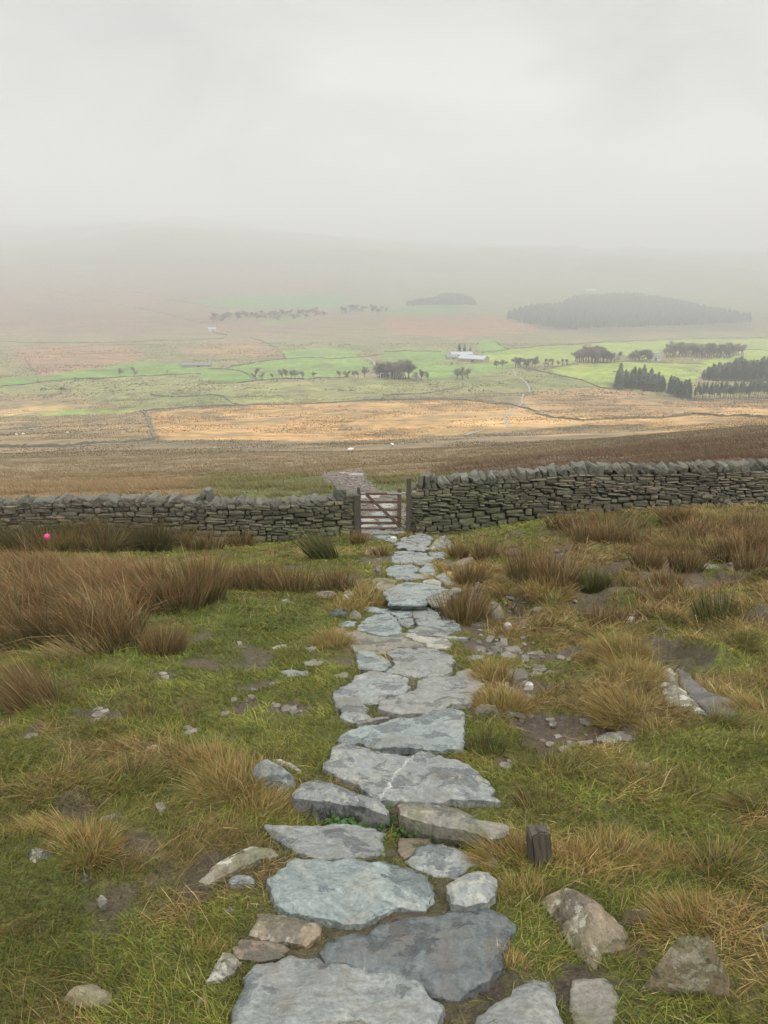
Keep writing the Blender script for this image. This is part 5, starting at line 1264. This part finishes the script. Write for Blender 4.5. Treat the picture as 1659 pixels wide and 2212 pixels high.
# ------------------------------------------------------------------ far walls and tracks
FW = [('F', [(-150,945),(0,945),(250,945),(450,925),(668,912)], 'thick field wall on the left below the tawny pasture'), ('F', [(668,912),(655,885),(650,870),(640,840),(630,815),(610,790)], 'crooked wall climbing down from the corner of the golden field'),
      ('F', [(620,790),(860,770),(1030,762),(1300,755),(1659,742)], 'straight wall along the far edge of the golden field'), ('F', [(1020,760),(970,735),(920,720),(850,728),(760,730),(650,720)], 'wall bending through the mottled pasture left of centre'),
      ('F', [(870,675),(862,650),(862,630)], 'short wall between two green fields on the left'), ('F', [(-100,700),(0,690),(160,665),(330,650),(600,640),(870,632)], 'wall on the near side of the left green field'),
      ('F', [(870,675),(1100,660),(1300,655),(1500,640)], 'wall below the row of bare trees left of centre'), ('F', [(1110,660),(1060,625),(970,605),(900,605)], 'slanting wall from the bare trees to the ruined barn'),
      ('F', [(960,605),(1100,580),(1250,565),(1500,560),(1659,545)], 'wall behind the middle green field'), ('F', [(165,665),(155,620),(130,600),(105,560)], 'wall at the left corner of the green field'),
      ('F', [(1235,560),(1200,520),(1150,495),(1080,470)], 'wall climbing away from the middle green field'), ('F', [(0,490),(300,495),(700,485),(960,475),(980,460),(920,450)], 'long faint wall across the left side of the valley'),
      ('F', [(100,230),(220,265),(440,315),(640,350),(760,380),(860,405),(940,415)], 'long faint wall running down the far left moor'), ('F', [(290,195),(520,260),(700,300),(880,335),(980,350)], 'faintest far wall above the other on the left moor'),
      ('H', [(0,725),(200,712),(360,680)], 'short wall left of the white track'), ('H', [(0,742),(350,742),(460,755),(560,765),(640,785),(720,820),(850,832),(1200,822)], 'dark wall crossing the white track in the golden field'),
      ('H', [(600,600),(700,620),(820,650),(940,685),(1000,688)], 'dark wall below the brightest yellow-green field'), ('H', [(560,520),(860,498),(890,495),(1240,480),(1659,472),(1800,470)], 'wall above the pale green fields on the right'),
      ('H', [(0,535),(250,528)], 'wall left of the farm sheds'), ('H', [(420,540),(540,525),(480,490)], 'wall right of the farm sheds'), ('H', [(690,605),(850,580),(1050,575),(1390,585)], 'wall along the back of the brightest field'),
      ('H', [(1240,490),(1500,515),(1659,530),(1800,535)], 'wall through the tree belt on the right'), ('H', [(1200,820),(1330,805),(1659,820),(1800,825)], 'faint wall on the right in the tawny moor')]
def resample(uv, step=6):
    out = [uv[0]]
    for a, b in zip(uv[:-1], uv[1:]):
        k = max(1, int(np.hypot(*(b - a)) / step))
        for i in range(1, k + 1): out.append(a + (b - a) * i / k)
    return np.array(out)
for reg, pts, lab in FW:
    uv = resample(zp(reg, pts)); w = hit(uv[:, 0], uv[:, 1])[:, :2]
    w = w + (np.c_[vn(w[:, 0] / 7, w[:, 1] / 7, 3), vn(w[:, 0] / 7, w[:, 1] / 7, 4)] - .5) * 2.0
    d = np.gradient(w, axis=0); d /= (np.linalg.norm(d, axis=1)[:, None] + 1e-9); nrm = np.c_[-d[:, 1], d[:, 0]]
    dist = np.hypot(w[:, 0], w[:, 1]); V = []; F = []
    c0 = w.mean(0); z0 = float(Hn(c0[0], c0[1]))
    for i in range(len(w)):
        hgt = .85 + (vn(np.array(i * .9), np.array(3.), 5) - .5) * .9
        for sgn, hf, wf in ((-1, -.6, .45), (-1, hgt, .25), (1, hgt, .25), (1, -.6, .45)):
            p = w[i] + nrm[i] * sgn * wf; V.append((p[0] - c0[0], p[1] - c0[1], float(Hn(w[i][0], w[i][1])) + hf - z0))
        if i:
            a = (i - 1) * 4; b = i * 4
            for q in range(3): F.append((a + q, a + q + 1, b + q + 1, b + q))
    F += [(0, 1, 2, 3), tuple(len(V) - 1 - q for q in range(4))]
    me = bpy.data.meshes.new('field_wall'); me.from_pydata(V, [], F); me.update()
    o = link('field_wall', me, M['farwall'], None, (c0[0], c0[1], z0)); tag(o, lab, 'field wall', 'dry stone walls between the valley fields')
def ribbon(name, pts, wid, mat):
    uv = resample(np.array(pts, float), 3); w = hit(uv[:, 0], uv[:, 1])[:, :2]
    d = np.gradient(w, axis=0); d /= (np.linalg.norm(d, axis=1)[:, None] + 1e-9); nrm = np.c_[-d[:, 1], d[:, 0]]; V = []; F = []
    for i in range(len(w)):
        wi = wid * (.6 + .8 * float(vn(np.array(i * .5), np.array(1.), 9)))
        for sgn in (-1, 1):
            p = w[i] + nrm[i] * sgn * wi / 2; V.append((p[0], p[1], float(Hn(p[0], p[1])) + .22))
        if i: F.append((2 * i - 2, 2 * i - 1, 2 * i + 1, 2 * i))
    me = bpy.data.meshes.new(name); me.from_pydata(V, [], F); me.update()
    o = link(name, me, mat); o['kind'] = 'structure'
ribbon('path', [(1099,921),(1094,912),(1089,906),(1096,895),(1107,884),(1120,878),(1129,871),(1127,862),(1131,854),(1145,844),(1141,832),(1134,824),(1122,815),(1114,809),(1107,796)], 1.25, M['farpath'])
ribbon('path', [(1004,942),(1018,937),(1028,934),(1040,928)], 1.6, M['farpath'])
ribbon('path', [(820,800),(805,780),(795,772),(780,768)], 3.0, M['farpath'])

# ------------------------------------------------------------------ trees
def bare_tree_parts(seed, H=14.):
    rs = random.Random(seed); bm = bmesh.new(); tips = []
    def limb(p, d, L, r, depth):
        n = 3; pts = [p.copy()]; q = p.copy(); dd = d.copy()
        for i in range(n):
            dd = (dd + Vector((rs.uniform(-.18, .18), rs.uniform(-.18, .18), rs.uniform(-.02, .12)))).normalized(); q = q + dd * L / n; pts.append(q.copy())
        b = tube(pts, [r, r * .85, r * .7, r * .5], 5); m2 = bpy.data.meshes.new('t'); b.to_mesh(m2); b.free(); bm.from_mesh(m2); bpy.data.meshes.remove(m2)
        if depth <= 1: tips.append((pts[-1], dd, L)); tips.append((pts[-2], dd, L)); tips.append((pts[1], dd, L))
        if depth == 0: return
        for k in range(rs.choice((3, 4))):
            a = rs.uniform(0, 6.28); nd = (dd * rs.uniform(.5, 1.1) + Vector((math.cos(a), math.sin(a), rs.uniform(.1, .8))) * rs.uniform(.5, .9)).normalized()
            limb(pts[rs.choice((1, 2, 3))], nd, L * rs.uniform(.55, .8), r * .5, depth - 1)
    limb(Vector((0, 0, -.4)), Vector((0, 0, 1)), H * .36, H * .022, 3)
    V = []; F = []
    for p, d, L in tips:
        for k in range(11):
            a = Vector((rs.gauss(0, 1), rs.gauss(0, 1), rs.gauss(.2, .9))).normalized(); e = p + a * rs.uniform(.6, 2.6) + Vector((0, 0, .2)); s = a.orthogonal().normalized() * .06
            o = len(V); V += [(p - s)[:], (p + s)[:], e[:]]; F.append((o, o + 1, o + 2))
    me = bpy.data.meshes.new('crown'); me.from_pydata(V, [], F); me.update(); me.materials.append(M['twig'])
    t = bpy.data.meshes.new('trunk'); bm.to_mesh(t); bm.free(); t.materials.append(M['bark'])
    return t, me
def conifer_parts(seed, H=15., bare=.15, wid=.19):
    rs = random.Random(seed)
    b = tube([(0, 0, -.4), (0, 0, H * .5), (0, 0, H * .97)], [H * .014, H * .01, .03], 5); t = bpy.data.meshes.new('trunk'); b.to_mesh(t); b.free(); t.materials.append(M['bark'])
    V = []; F = []; z = H * bare
    while z < H * .99:
        f = (z / H - bare) / (1 - bare); rad = H * wid * (1 - f) ** .5 * rs.uniform(.75, 1.15) + .2
        for k in range(11):
            a = rs.uniform(0, 6.28); L = rad * rs.uniform(.6, 1.1); dr = L * rs.uniform(.1, .45); w = .35 + L * .22
            c, s = math.cos(a), math.sin(a); o = len(V)
            V += [(0, 0, z + .3), (c * L * .6 - s * w, s * L * .6 + c * w, z - dr * .4 + rs.uniform(-.2, .2)), (c * L, s * L, z - dr), (c * L * .6 + s * w, s * L * .6 - c * w, z - dr * .4 + rs.uniform(-.2, .2))]
            F += [(o, o + 1, o + 2), (o, o + 2, o + 3)]
        z += H * .035
    me = bpy.data.meshes.new('crown'); me.from_pydata(V, [], F); me.update(); me.materials.append(M['conifer'])
    return t, me
BT = [bare_tree_parts(i + 1) for i in range(4)]
CT = [conifer_parts(i + 20, 15, .12) for i in range(3)]; PT_ = [conifer_parts(i + 30, 15, .45, .16) for i in range(3)]
def put_tree(name, parts, X, Y, H, base, label, cat, group, sx=1.0):
    t, c = random.choice(parts)
    r = empty(name, (X, Y, float(Hn(X, Y))), random.uniform(0, 6.28)); s = H / base; r.scale = (s * sx * (1.3 if name == 'bare_tree' else 1), s * sx * (1.3 if name == 'bare_tree' else 1), s * (1.08 if name == 'bare_tree' else random.uniform(.8, 1.05)))
    link('trunk', t, None, r); link('crown', c, None, r)
    tag(r, label, cat, group)
def tree_px(kind, reg, zx, zy, hz, label, group=None, sx=1.0):
    uv = zp(reg, [(zx, zy)])[0]; w = hit(uv[:1], uv[1:2])[0]; dist = math.hypot(w[1] * cp - (w[2] - CAMZ) * sp, 0)
    H = hz * .5 / FPX * dist / cp
    nm, prt, base, cat = {'bare': ('bare_tree', BT, 14 * 1.02, 'bare tree'), 'con': ('conifer', CT, 15, 'conifer'), 'pine': ('pine_tree', PT_, 15, 'pine tree')}[kind]
    put_tree(nm, prt, float(w[0]), float(w[1]), H, base, label, cat, group, sx)
lab1 = [(520,640,44,'bare tree, left one of a pair in the left green field'), (578,640,44,'bare tree, right one of a pair in the left green field'), (725,636,25,'small lone bare tree on the wall of the left green field'),
        (1110,657,60,'tallest bare tree at the left end of the row left of centre'), (1137,660,45,'second bare tree from the left in the row left of centre'), (1180,657,28,'low bare tree in the gap of the row left of centre'),
        (1355,648,30,'small bare tree standing alone right of the row left of centre'), (1575,642,58,'tallest bare tree at the cottage, left side'), (1630,645,40,'bare tree just left of the cottage')]
for a, b, h, l in lab1: tree_px('bare', 'F', a, b, h, l)
for a in (1222, 1240, 1258, 1278, 1310): tree_px('bare', 'F', a, 657, 48, 'bare tree in the close row of five below the middle green field', 'close row of five bare trees')
for a in (1470, 1490, 1508, 1530, 1548): tree_px('bare', 'F', a, 642, 36, 'low bare tree in the line left of the tallest tree at the cottage', 'low bare trees left of the cottage')
for a in (185, 200, 265, 285): tree_px('bare', 'F', a, 707, 22, 'low bare bush in the pale pasture at the far left', 'low bushes in the far left pasture', 1.3)
for a in range(325, 440, 13): tree_px('bare', 'F', a, 655, 15, 'low dark hedge bush below the left green field', 'hedge bushes below the left green field', 1.5)
for i in np.linspace(0, 26, 44): tree_px('bare', 'F', 925 + i * 18 + random.uniform(-6, 6), 400 - i * .9 + random.uniform(-16, 8), random.uniform(22, 32), 'hazy bare tree in the dark wood on the far left of centre', 'dark wood left of centre', 1.9)
for i in range(12): tree_px('bare', 'F', 1470 + i * 18 + random.uniform(-8, 8), 360 + random.uniform(-8, 10), random.uniform(22, 36), 'faint bare tree in the hazy scrub at the centre of the valley', 'hazy scrub in the centre', 1.8)
for i in np.linspace(0, 11, 17): tree_px('bare', 'H', -20 + i * 12, 652 + random.uniform(-5, 2), random.uniform(70, 96), 'large bare tree behind the cottage in the centre', 'big bare trees by the cottage', 1.1)
for a, h in ((140, 48), (165, 55), (190, 52)): tree_px('bare', 'H', a, 655, h, 'bare tree in the group of three right of the cottage wood', 'three bare trees right of the cottage wood')
for a, h in ((315, 58), (340, 66), (365, 60)): tree_px('bare', 'H', a, 648, h, 'broad bare tree of three standing below the farm sheds', 'three bare trees below the farm sheds', 1.2)
for a, h in ((485, 44), (510, 48)): tree_px('bare', 'H', a, 603, h, 'thin bare tree of two right of the farm sheds', 'two bare trees right of the farm sheds')
for i in range(8): tree_px('bare', 'H', 568 + i * 12, 597, random.uniform(44, 54), 'dense brown tree in the copse above the white track', 'copse above the white track', 1.1)
for i in range(6): tree_px('bare', 'H', 695 + i * 18, 590, random.uniform(34, 44), 'pale thin bare tree between the copse and the round wood', 'thin bare trees between copse and round wood')
for i in np.linspace(0, 18, 30): tree_px('bare', 'H', 825 + i * 9.3, 577 + random.uniform(-4, 3), 80 * math.sin(math.pi * (i + 2.5) / 22) ** .45, 'tree in the round dense wood above the brightest field', 'round dense wood', 1.0)
tree_px('bare', 'H', 1012, 572, 46, 'single bare tree right of the round dense wood')
for i in np.linspace(0, 9, 14): tree_px('bare', 'H', 1062 + i * 11, 572, 56 * math.sin(math.pi * (i + 2) / 13) ** .5, 'tree in the small wood left of the white farmhouse', 'small wood by the farmhouse', 1.1)
for i in np.linspace(0, 30, 44): tree_px('bare', 'H', 1222 + i * 9.6, 557 + random.uniform(-5, 4), random.uniform(58, 72), 'tree in the long shelter belt on the right', 'long shelter belt')
for i in range(5): tree_px('bare', 'H', 1512 + i * 10, 548, random.uniform(46, 56), 'tree at the detached right end of the shelter belt', 'right end of the shelter belt')
tree_px('con', 'H', 325, 536, 50, 'dark pointed conifer directly behind the farm sheds', None, 1.3)
tree_px('con', 'H', 348, 538, 40, 'second dark conifer behind the farm sheds, right of the pointed one', None, 1.5); tree_px('con', 'H', 372, 540, 34, 'lowest dark conifer behind the farm sheds', None, 1.6)
for i in range(62):
    f = random.random(); zx = 1005 + f * 315; yb = 690 + max(0, f - .35) * 85 - random.random() * 22 * (1 - f * .3)
    tree_px('con', 'H', zx, yb, random.uniform(62, 88), 'dark conifer in the plantation right of the brightest field', 'conifer plantation by the brightest field', 1.35)
for i in np.arange(0, 26, .55):
    f = i / 26; tree_px('con', 'H', 1385 + f * 330 + random.uniform(-6, 6), 658 - random.random() * 14, (58 + 32 * math.sin(min(1, f * 2.2) * 1.57)) * random.uniform(.85, 1.05), 'dark conifer in the upper plantation at the right edge', 'upper plantation at the right edge', 1.4)
for i in np.arange(0, 38, .7):
    f = i / 38; tree_px('pine', 'H', 1345 + f * 370 + random.uniform(-4, 4), 746 - random.random() * 16 - f * 6, random.uniform(60, 84), 'tall bare-stemmed pine in the lower plantation at the right edge', 'lower pine plantation at the right edge')

# far conifer woods that read as one mass
def forest(poly, n, H, label, wid=.30):
    pl = zp('H', poly); w = hit(pl[:, 0], pl[:, 1])[:, :2]; V = []; F = []; off = 0
    X = rng.uniform(w[:, 0].min(), w[:, 0].max(), n * 8); Y = rng.uniform(w[:, 1].min(), w[:, 1].max(), n * 8); k = in_poly(X, Y, w); X, Y = X[k][:n], Y[k][:n]
    Z = Hn(X, Y)
    for i in range(len(X)):
        h = H * rng.uniform(.75, 1.15); m = 7
        for (zb, zt, r) in ((.05, .55, wid), (.3, .8, wid * .8), (.55, 1.0, wid * .55)):
            a0 = rng.uniform(0, 6.28)
            ring = [(X[i] + math.cos(a0 + a / m * 6.283) * h * r * rng.uniform(.7, 1.2), Y[i] + math.sin(a0 + a / m * 6.283) * h * r * rng.uniform(.7, 1.2), Z[i] + h * (zb + rng.uniform(-.04, .04))) for a in range(m)]
            V += ring + [(X[i], Y[i], Z[i] + h * zt)]
            for a in range(m): F.append((off + a, off + (a + 1) % m, off + m))
            off += m + 1
    me = mesh_np('conifer_wood', np.array(V), None, F, False)
    o = link('conifer_wood', me, M['conifer']); tag(o, label, 'wood', None, 'stuff')
forest([(535,392),(535,372),(650,340),(740,340),(830,300),(980,290),(1100,290),(1250,315),(1400,350),(1580,378),(1590,405),(1400,415),(1000,428),(800,437),(640,415)], 5200, 14, 'large dark conifer wood fading into the mist on the right')
forest([(90,335),(150,315),(210,310),(260,290),(330,290),(380,310),(400,330),(300,330),(200,332)], 900, 12, 'small hazy conifer wood in the centre of the valley')

# ------------------------------------------------------------------ farm buildings
def building(name, reg, zx, zy, Lm, Wm, Hw, Hr, rot, wallm, roofm, label, cat, nwin=0, door=True, chim=0, lean=False):
    uv = zp(reg, [(zx, zy)])[0]; w = hit(uv[:1], uv[1:2])[0]; z = float(Hn(w[0], w[1])) - .3
    root = empty(name, (w[0], w[1], z), rot); tag(root, label, cat)
    l, d = Lm / 2, Wm / 2
    V = [(-l, -d, 0), (l, -d, 0), (l, d, 0), (-l, d, 0), (-l, -d, Hw), (l, -d, Hw), (l, d, Hw), (-l, d, Hw), (-l, 0, Hw + Hr), (l, 0, Hw + Hr)]
    F = [(0, 1, 5, 4), (2, 3, 7, 6), (1, 2, 6, 9, 5), (3, 0, 4, 8, 7)]
    me = bpy.data.meshes.new('wall'); me.from_pydata(V, [], F); me.update(); link('wall', me, wallm, root)
    e = .4; k = Hr / d; t = .18
    V = []; F = []
    for sgn in (-1, 1):
        o = len(V); y1 = sgn * (d + e); z1 = Hw - e * k
        V += [(-l - e, y1, z1), (l + e, y1, z1), (l + e, 0, Hw + Hr), (-l - e, 0, Hw + Hr)] + [(-l - e, y1, z1 + t), (l + e, y1, z1 + t), (l + e, 0, Hw + Hr + t), (-l - e, 0, Hw + Hr + t)]
        F += [(o, o + 1, o + 2, o + 3), (o + 4, o + 5, o + 6, o + 7), (o, o + 1, o + 5, o + 4), (o + 1, o + 2, o + 6, o + 5), (o, o + 3, o + 7, o + 4)]
    me = bpy.data.meshes.new('roof'); me.from_pydata(V, [], F); me.update(); rf = link('roof', me, roofm, root)
    for c in range(chim):
        bm = bmesh.new(); bevbox(bm, (0, 0, 0), (1.0, .8, 1.8), None, .05); bm_obj('chimney', bm, wallm, rf, ((l - .7) * (1 if c else -1), 0, Hw + Hr + .6))
    for i in range(nwin):
        bm = bmesh.new(); bevbox(bm, (0, 0, 0), (1.1, .08, 1.2), None, .02); bm_obj('window', bm, M['glass'] if wallm is not M['housewall'] else M['whitewall'], root, (-l + (i + .5) * Lm / nwin, -d - .02, Hw * .6))
    if door:
        bm = bmesh.new(); bevbox(bm, (0, 0, 0), (min(3, Lm * .16), .08, Hw * .7), None, .02); bm_obj('door', bm, M['glass'], root, (l * .15, -d - .03, Hw * .36))
B_ = building
B_('farm_shed', 'H', 333, 556, 25, 12, 4.0, 2.4, R(4), M['housewall'], M['roof'], 'long pale-roofed farm shed, the farther one at the farm in the centre', 'farm shed')
B_('farm_shed', 'H', 386, 576, 29, 17, 3.6, 2.8, R(-28), M['housewall'], M['roof'], 'wide pale-roofed farm shed, the nearer one at the farm in the centre', 'farm shed')
B_('farm_shed', 'H', 292, 565, 12, 8, 3.4, 2.4, R(10), M['housewall'], M['slateroof'], 'small dark-roofed farm building at the left end of the farm sheds', 'farm building')
B_('ruined_barn', 'F', 850, 598, 30, 7, 3, 1.6, R(3), M['housewall'], M['slateroof'], 'long low stone barn in the left green field', 'barn')
B_('cottage', 'H', 30, 640, 18, 7, 3.6, 2.2, R(2), M['housewall'], M['slateroof'], 'dark low cottage with small white windows below the bare trees in the centre', 'cottage', 5, False, 1)
B_('farmhouse', 'H', 1168, 572, 12, 8, 5, 3, R(-10), M['whitewall'], M['slateroof'], 'pale farmhouse between the small wood and the shelter belt on the right', 'house', 3, True, 2)
B_('farmhouse', 'H', 890, 272, 34, 12, 7, 4, R(0), M['whitewall'], M['roof'], 'white building faint in the mist above the dark conifer wood', 'house', 4, True, 1)
B_('barn', 'F', 915, 442, 14, 8, 4, 2.5, R(30), M['whitewall'], M['roof'], 'tiny pale barn beside the long faint wall left of centre', 'barn', 0, True)

# ------------------------------------------------------------------ sheep
def sheep(u, v, label, rot):
    w = hit(np.array([float(u)]), np.array([float(v)]))[0]
    root = empty('sheep', (w[0], w[1], float(Hn(w[0], w[1]))), rot); tag(root, label, 'sheep', 'sheep on the moor')
    V = T4[0].copy(); V = V / np.linalg.norm(V, axis=1)[:, None]
    b = V * np.array([.58, .30, .30]); b = b * (1 + (rng.random((len(b), 1)) - .5) * .08); b[:, 2] += .62; b[:, 2] += b[:, 0] * .05
    vs = [b]; fs = [T4[1]]; off = len(b)
    nk = V * np.array([.16, .12, .2]); nk[:, 0] += .55; nk[:, 2] += .70; vs.append(nk); fs.append(T4[1] + off)
    me = mesh_np('fleece', np.vstack(vs), np.vstack(fs), None, True); link('fleece', me, M['wool'], root)
    hd = V * np.array([.17, .09, .10]); hd[:, 0] += .74; hd[:, 2] += .62 - (hd[:, 0] - .74) * .9; parts_v = [hd]; parts_f = [T4[1]]; off = len(hd)
    for e in (-1, 1):
        ear = V * np.array([.03, .09, .02]); ear[:, 1] += e * .13; ear[:, 0] += .66; ear[:, 2] += .72; parts_v.append(ear); parts_f.append(T4[1] + off); off += len(ear)
    link('head', mesh_np('head', np.vstack(parts_v), np.vstack(parts_f), None, True), M['sheepface'], root)
    for lx in (-.36, .34):
        for ly in (-.15, .15):
            bm = tube([(lx, ly, .45), (lx - .02, ly, .25), (lx, ly, .0)], [.06, .04, .035], 6); bm_obj('leg', bm, M['sheepface'], root)
sheep(847, 966, 'white sheep on the brown moor straight above the gate', 2.0)
sheep(757, 980, 'white sheep lower left of the other one above the gate', .3)
sheep(146, 939, 'white sheep in the dull pasture at the far left, rightmost of three', .1)
sheep(37, 945, 'white sheep in the dull pasture at the far left, leftmost of three', 3.0)
sheep(51, 943, 'white sheep in the dull pasture at the far left, middle of three', .5)

# ------------------------------------------------------------------ haze, sky, sun
bm = bmesh.new(); bmesh.ops.create_cube(bm, size=1.0)
zt = max(zmax, CAMZ) + 30; zb = zmin - 1.5
for v in bm.verts: v.co = Vector((v.co.x * 18600, v.co.y * 18600, zb + (v.co.z + .5) * (zt - zb)))
hm = bpy.data.materials.new('haze'); hm.use_nodes = True; nt = hm.node_tree; nt.nodes.clear()
out = nt.nodes.new('ShaderNodeOutputMaterial'); pv = nt.nodes.new('ShaderNodeVolumePrincipled')
pv.inputs['Color'].default_value = (.955, .96, .94, 1); pv.inputs['Density'].default_value = .00043; pv.inputs['Anisotropy'].default_value = 0.0
nt.links.new(pv.outputs[0], out.inputs['Volume'])
hz = bm_obj('haze', bm, hm); tag(hz, 'pale mist filling the valley', 'mist', None, 'stuff')

W = bpy.data.worlds.new('World'); scene.world = W; W.use_nodes = True; nt = W.node_tree; bg = nt.nodes['Background']
SUN_EL, SUN_AZ = R(48), R(150)
sky = nt.nodes.new('ShaderNodeTexSky'); sky.sky_type = 'NISHITA'; sky.sun_disc = False; sky.sun_elevation = SUN_EL; sky.sun_rotation = SUN_AZ
tc = nt.nodes.new('ShaderNodeTexCoord'); sx = nt.nodes.new('ShaderNodeSeparateXYZ'); nt.links.new(tc.outputs['Generated'], sx.inputs[0])
cl = ramp(nt, sx.outputs[2], [(0.0, (6.0, 5.97, 5.86)), (.06, (6.4, 6.37, 6.27)), (.16, (5.5, 5.49, 5.41)), (.27, (4.4, 4.39, 4.33)), (.55, (15, 14.8, 14.3)), (1.0, (21, 20.8, 20.4))])
mp = nt.nodes.new('ShaderNodeMapping'); mp.inputs['Scale'].default_value = (1.2, 1.2, 2.6); nt.links.new(tc.outputs['Generated'], mp.inputs[0])
nz = noise(nt, mp.outputs[0], 2.8, 4, .5, .5)
cl = mixc(nt, 1.0, cl, ramp(nt, nz, [(.34, (.78, .785, .785)), (.66, (1.17, 1.17, 1.16))]), 'MULTIPLY')
cc = mixc(nt, .95, sky.outputs[0], cl)
nt.links.new(cc, bg.inputs[0]); bg.inputs[1].default_value = .1
sd = bpy.data.lights.new('sun', 'SUN'); sd.energy = 1.5; sd.angle = R(25); sd.color = (1, .97, .92)
so = bpy.data.objects.new('sun', sd); COL.objects.link(so)
dv = Vector((math.sin(SUN_AZ) * math.cos(SUN_EL), math.cos(SUN_AZ) * math.cos(SUN_EL), math.sin(SUN_EL)))
so.rotation_euler = dv.to_track_quat('Z', 'Y').to_euler(); so.location = (0, 0, 60)

vs = scene.view_settings; scene.display_settings.display_device = 'sRGB'
vs.view_transform = 'Standard'; vs.look = 'None'; vs.exposure = .6; vs.gamma = 1
cy = scene.cycles; cy.use_denoising = True
try: cy.denoiser = 'OPENIMAGEDENOISE'; cy.denoising_input_passes = 'RGB_ALBEDO_NORMAL'
except Exception: pass
cy.max_bounces = 6; cy.diffuse_bounces = 3; cy.volume_bounces = 0; cy.transparent_max_bounces = 8
cy.caustics_reflective = False; cy.caustics_refractive = False
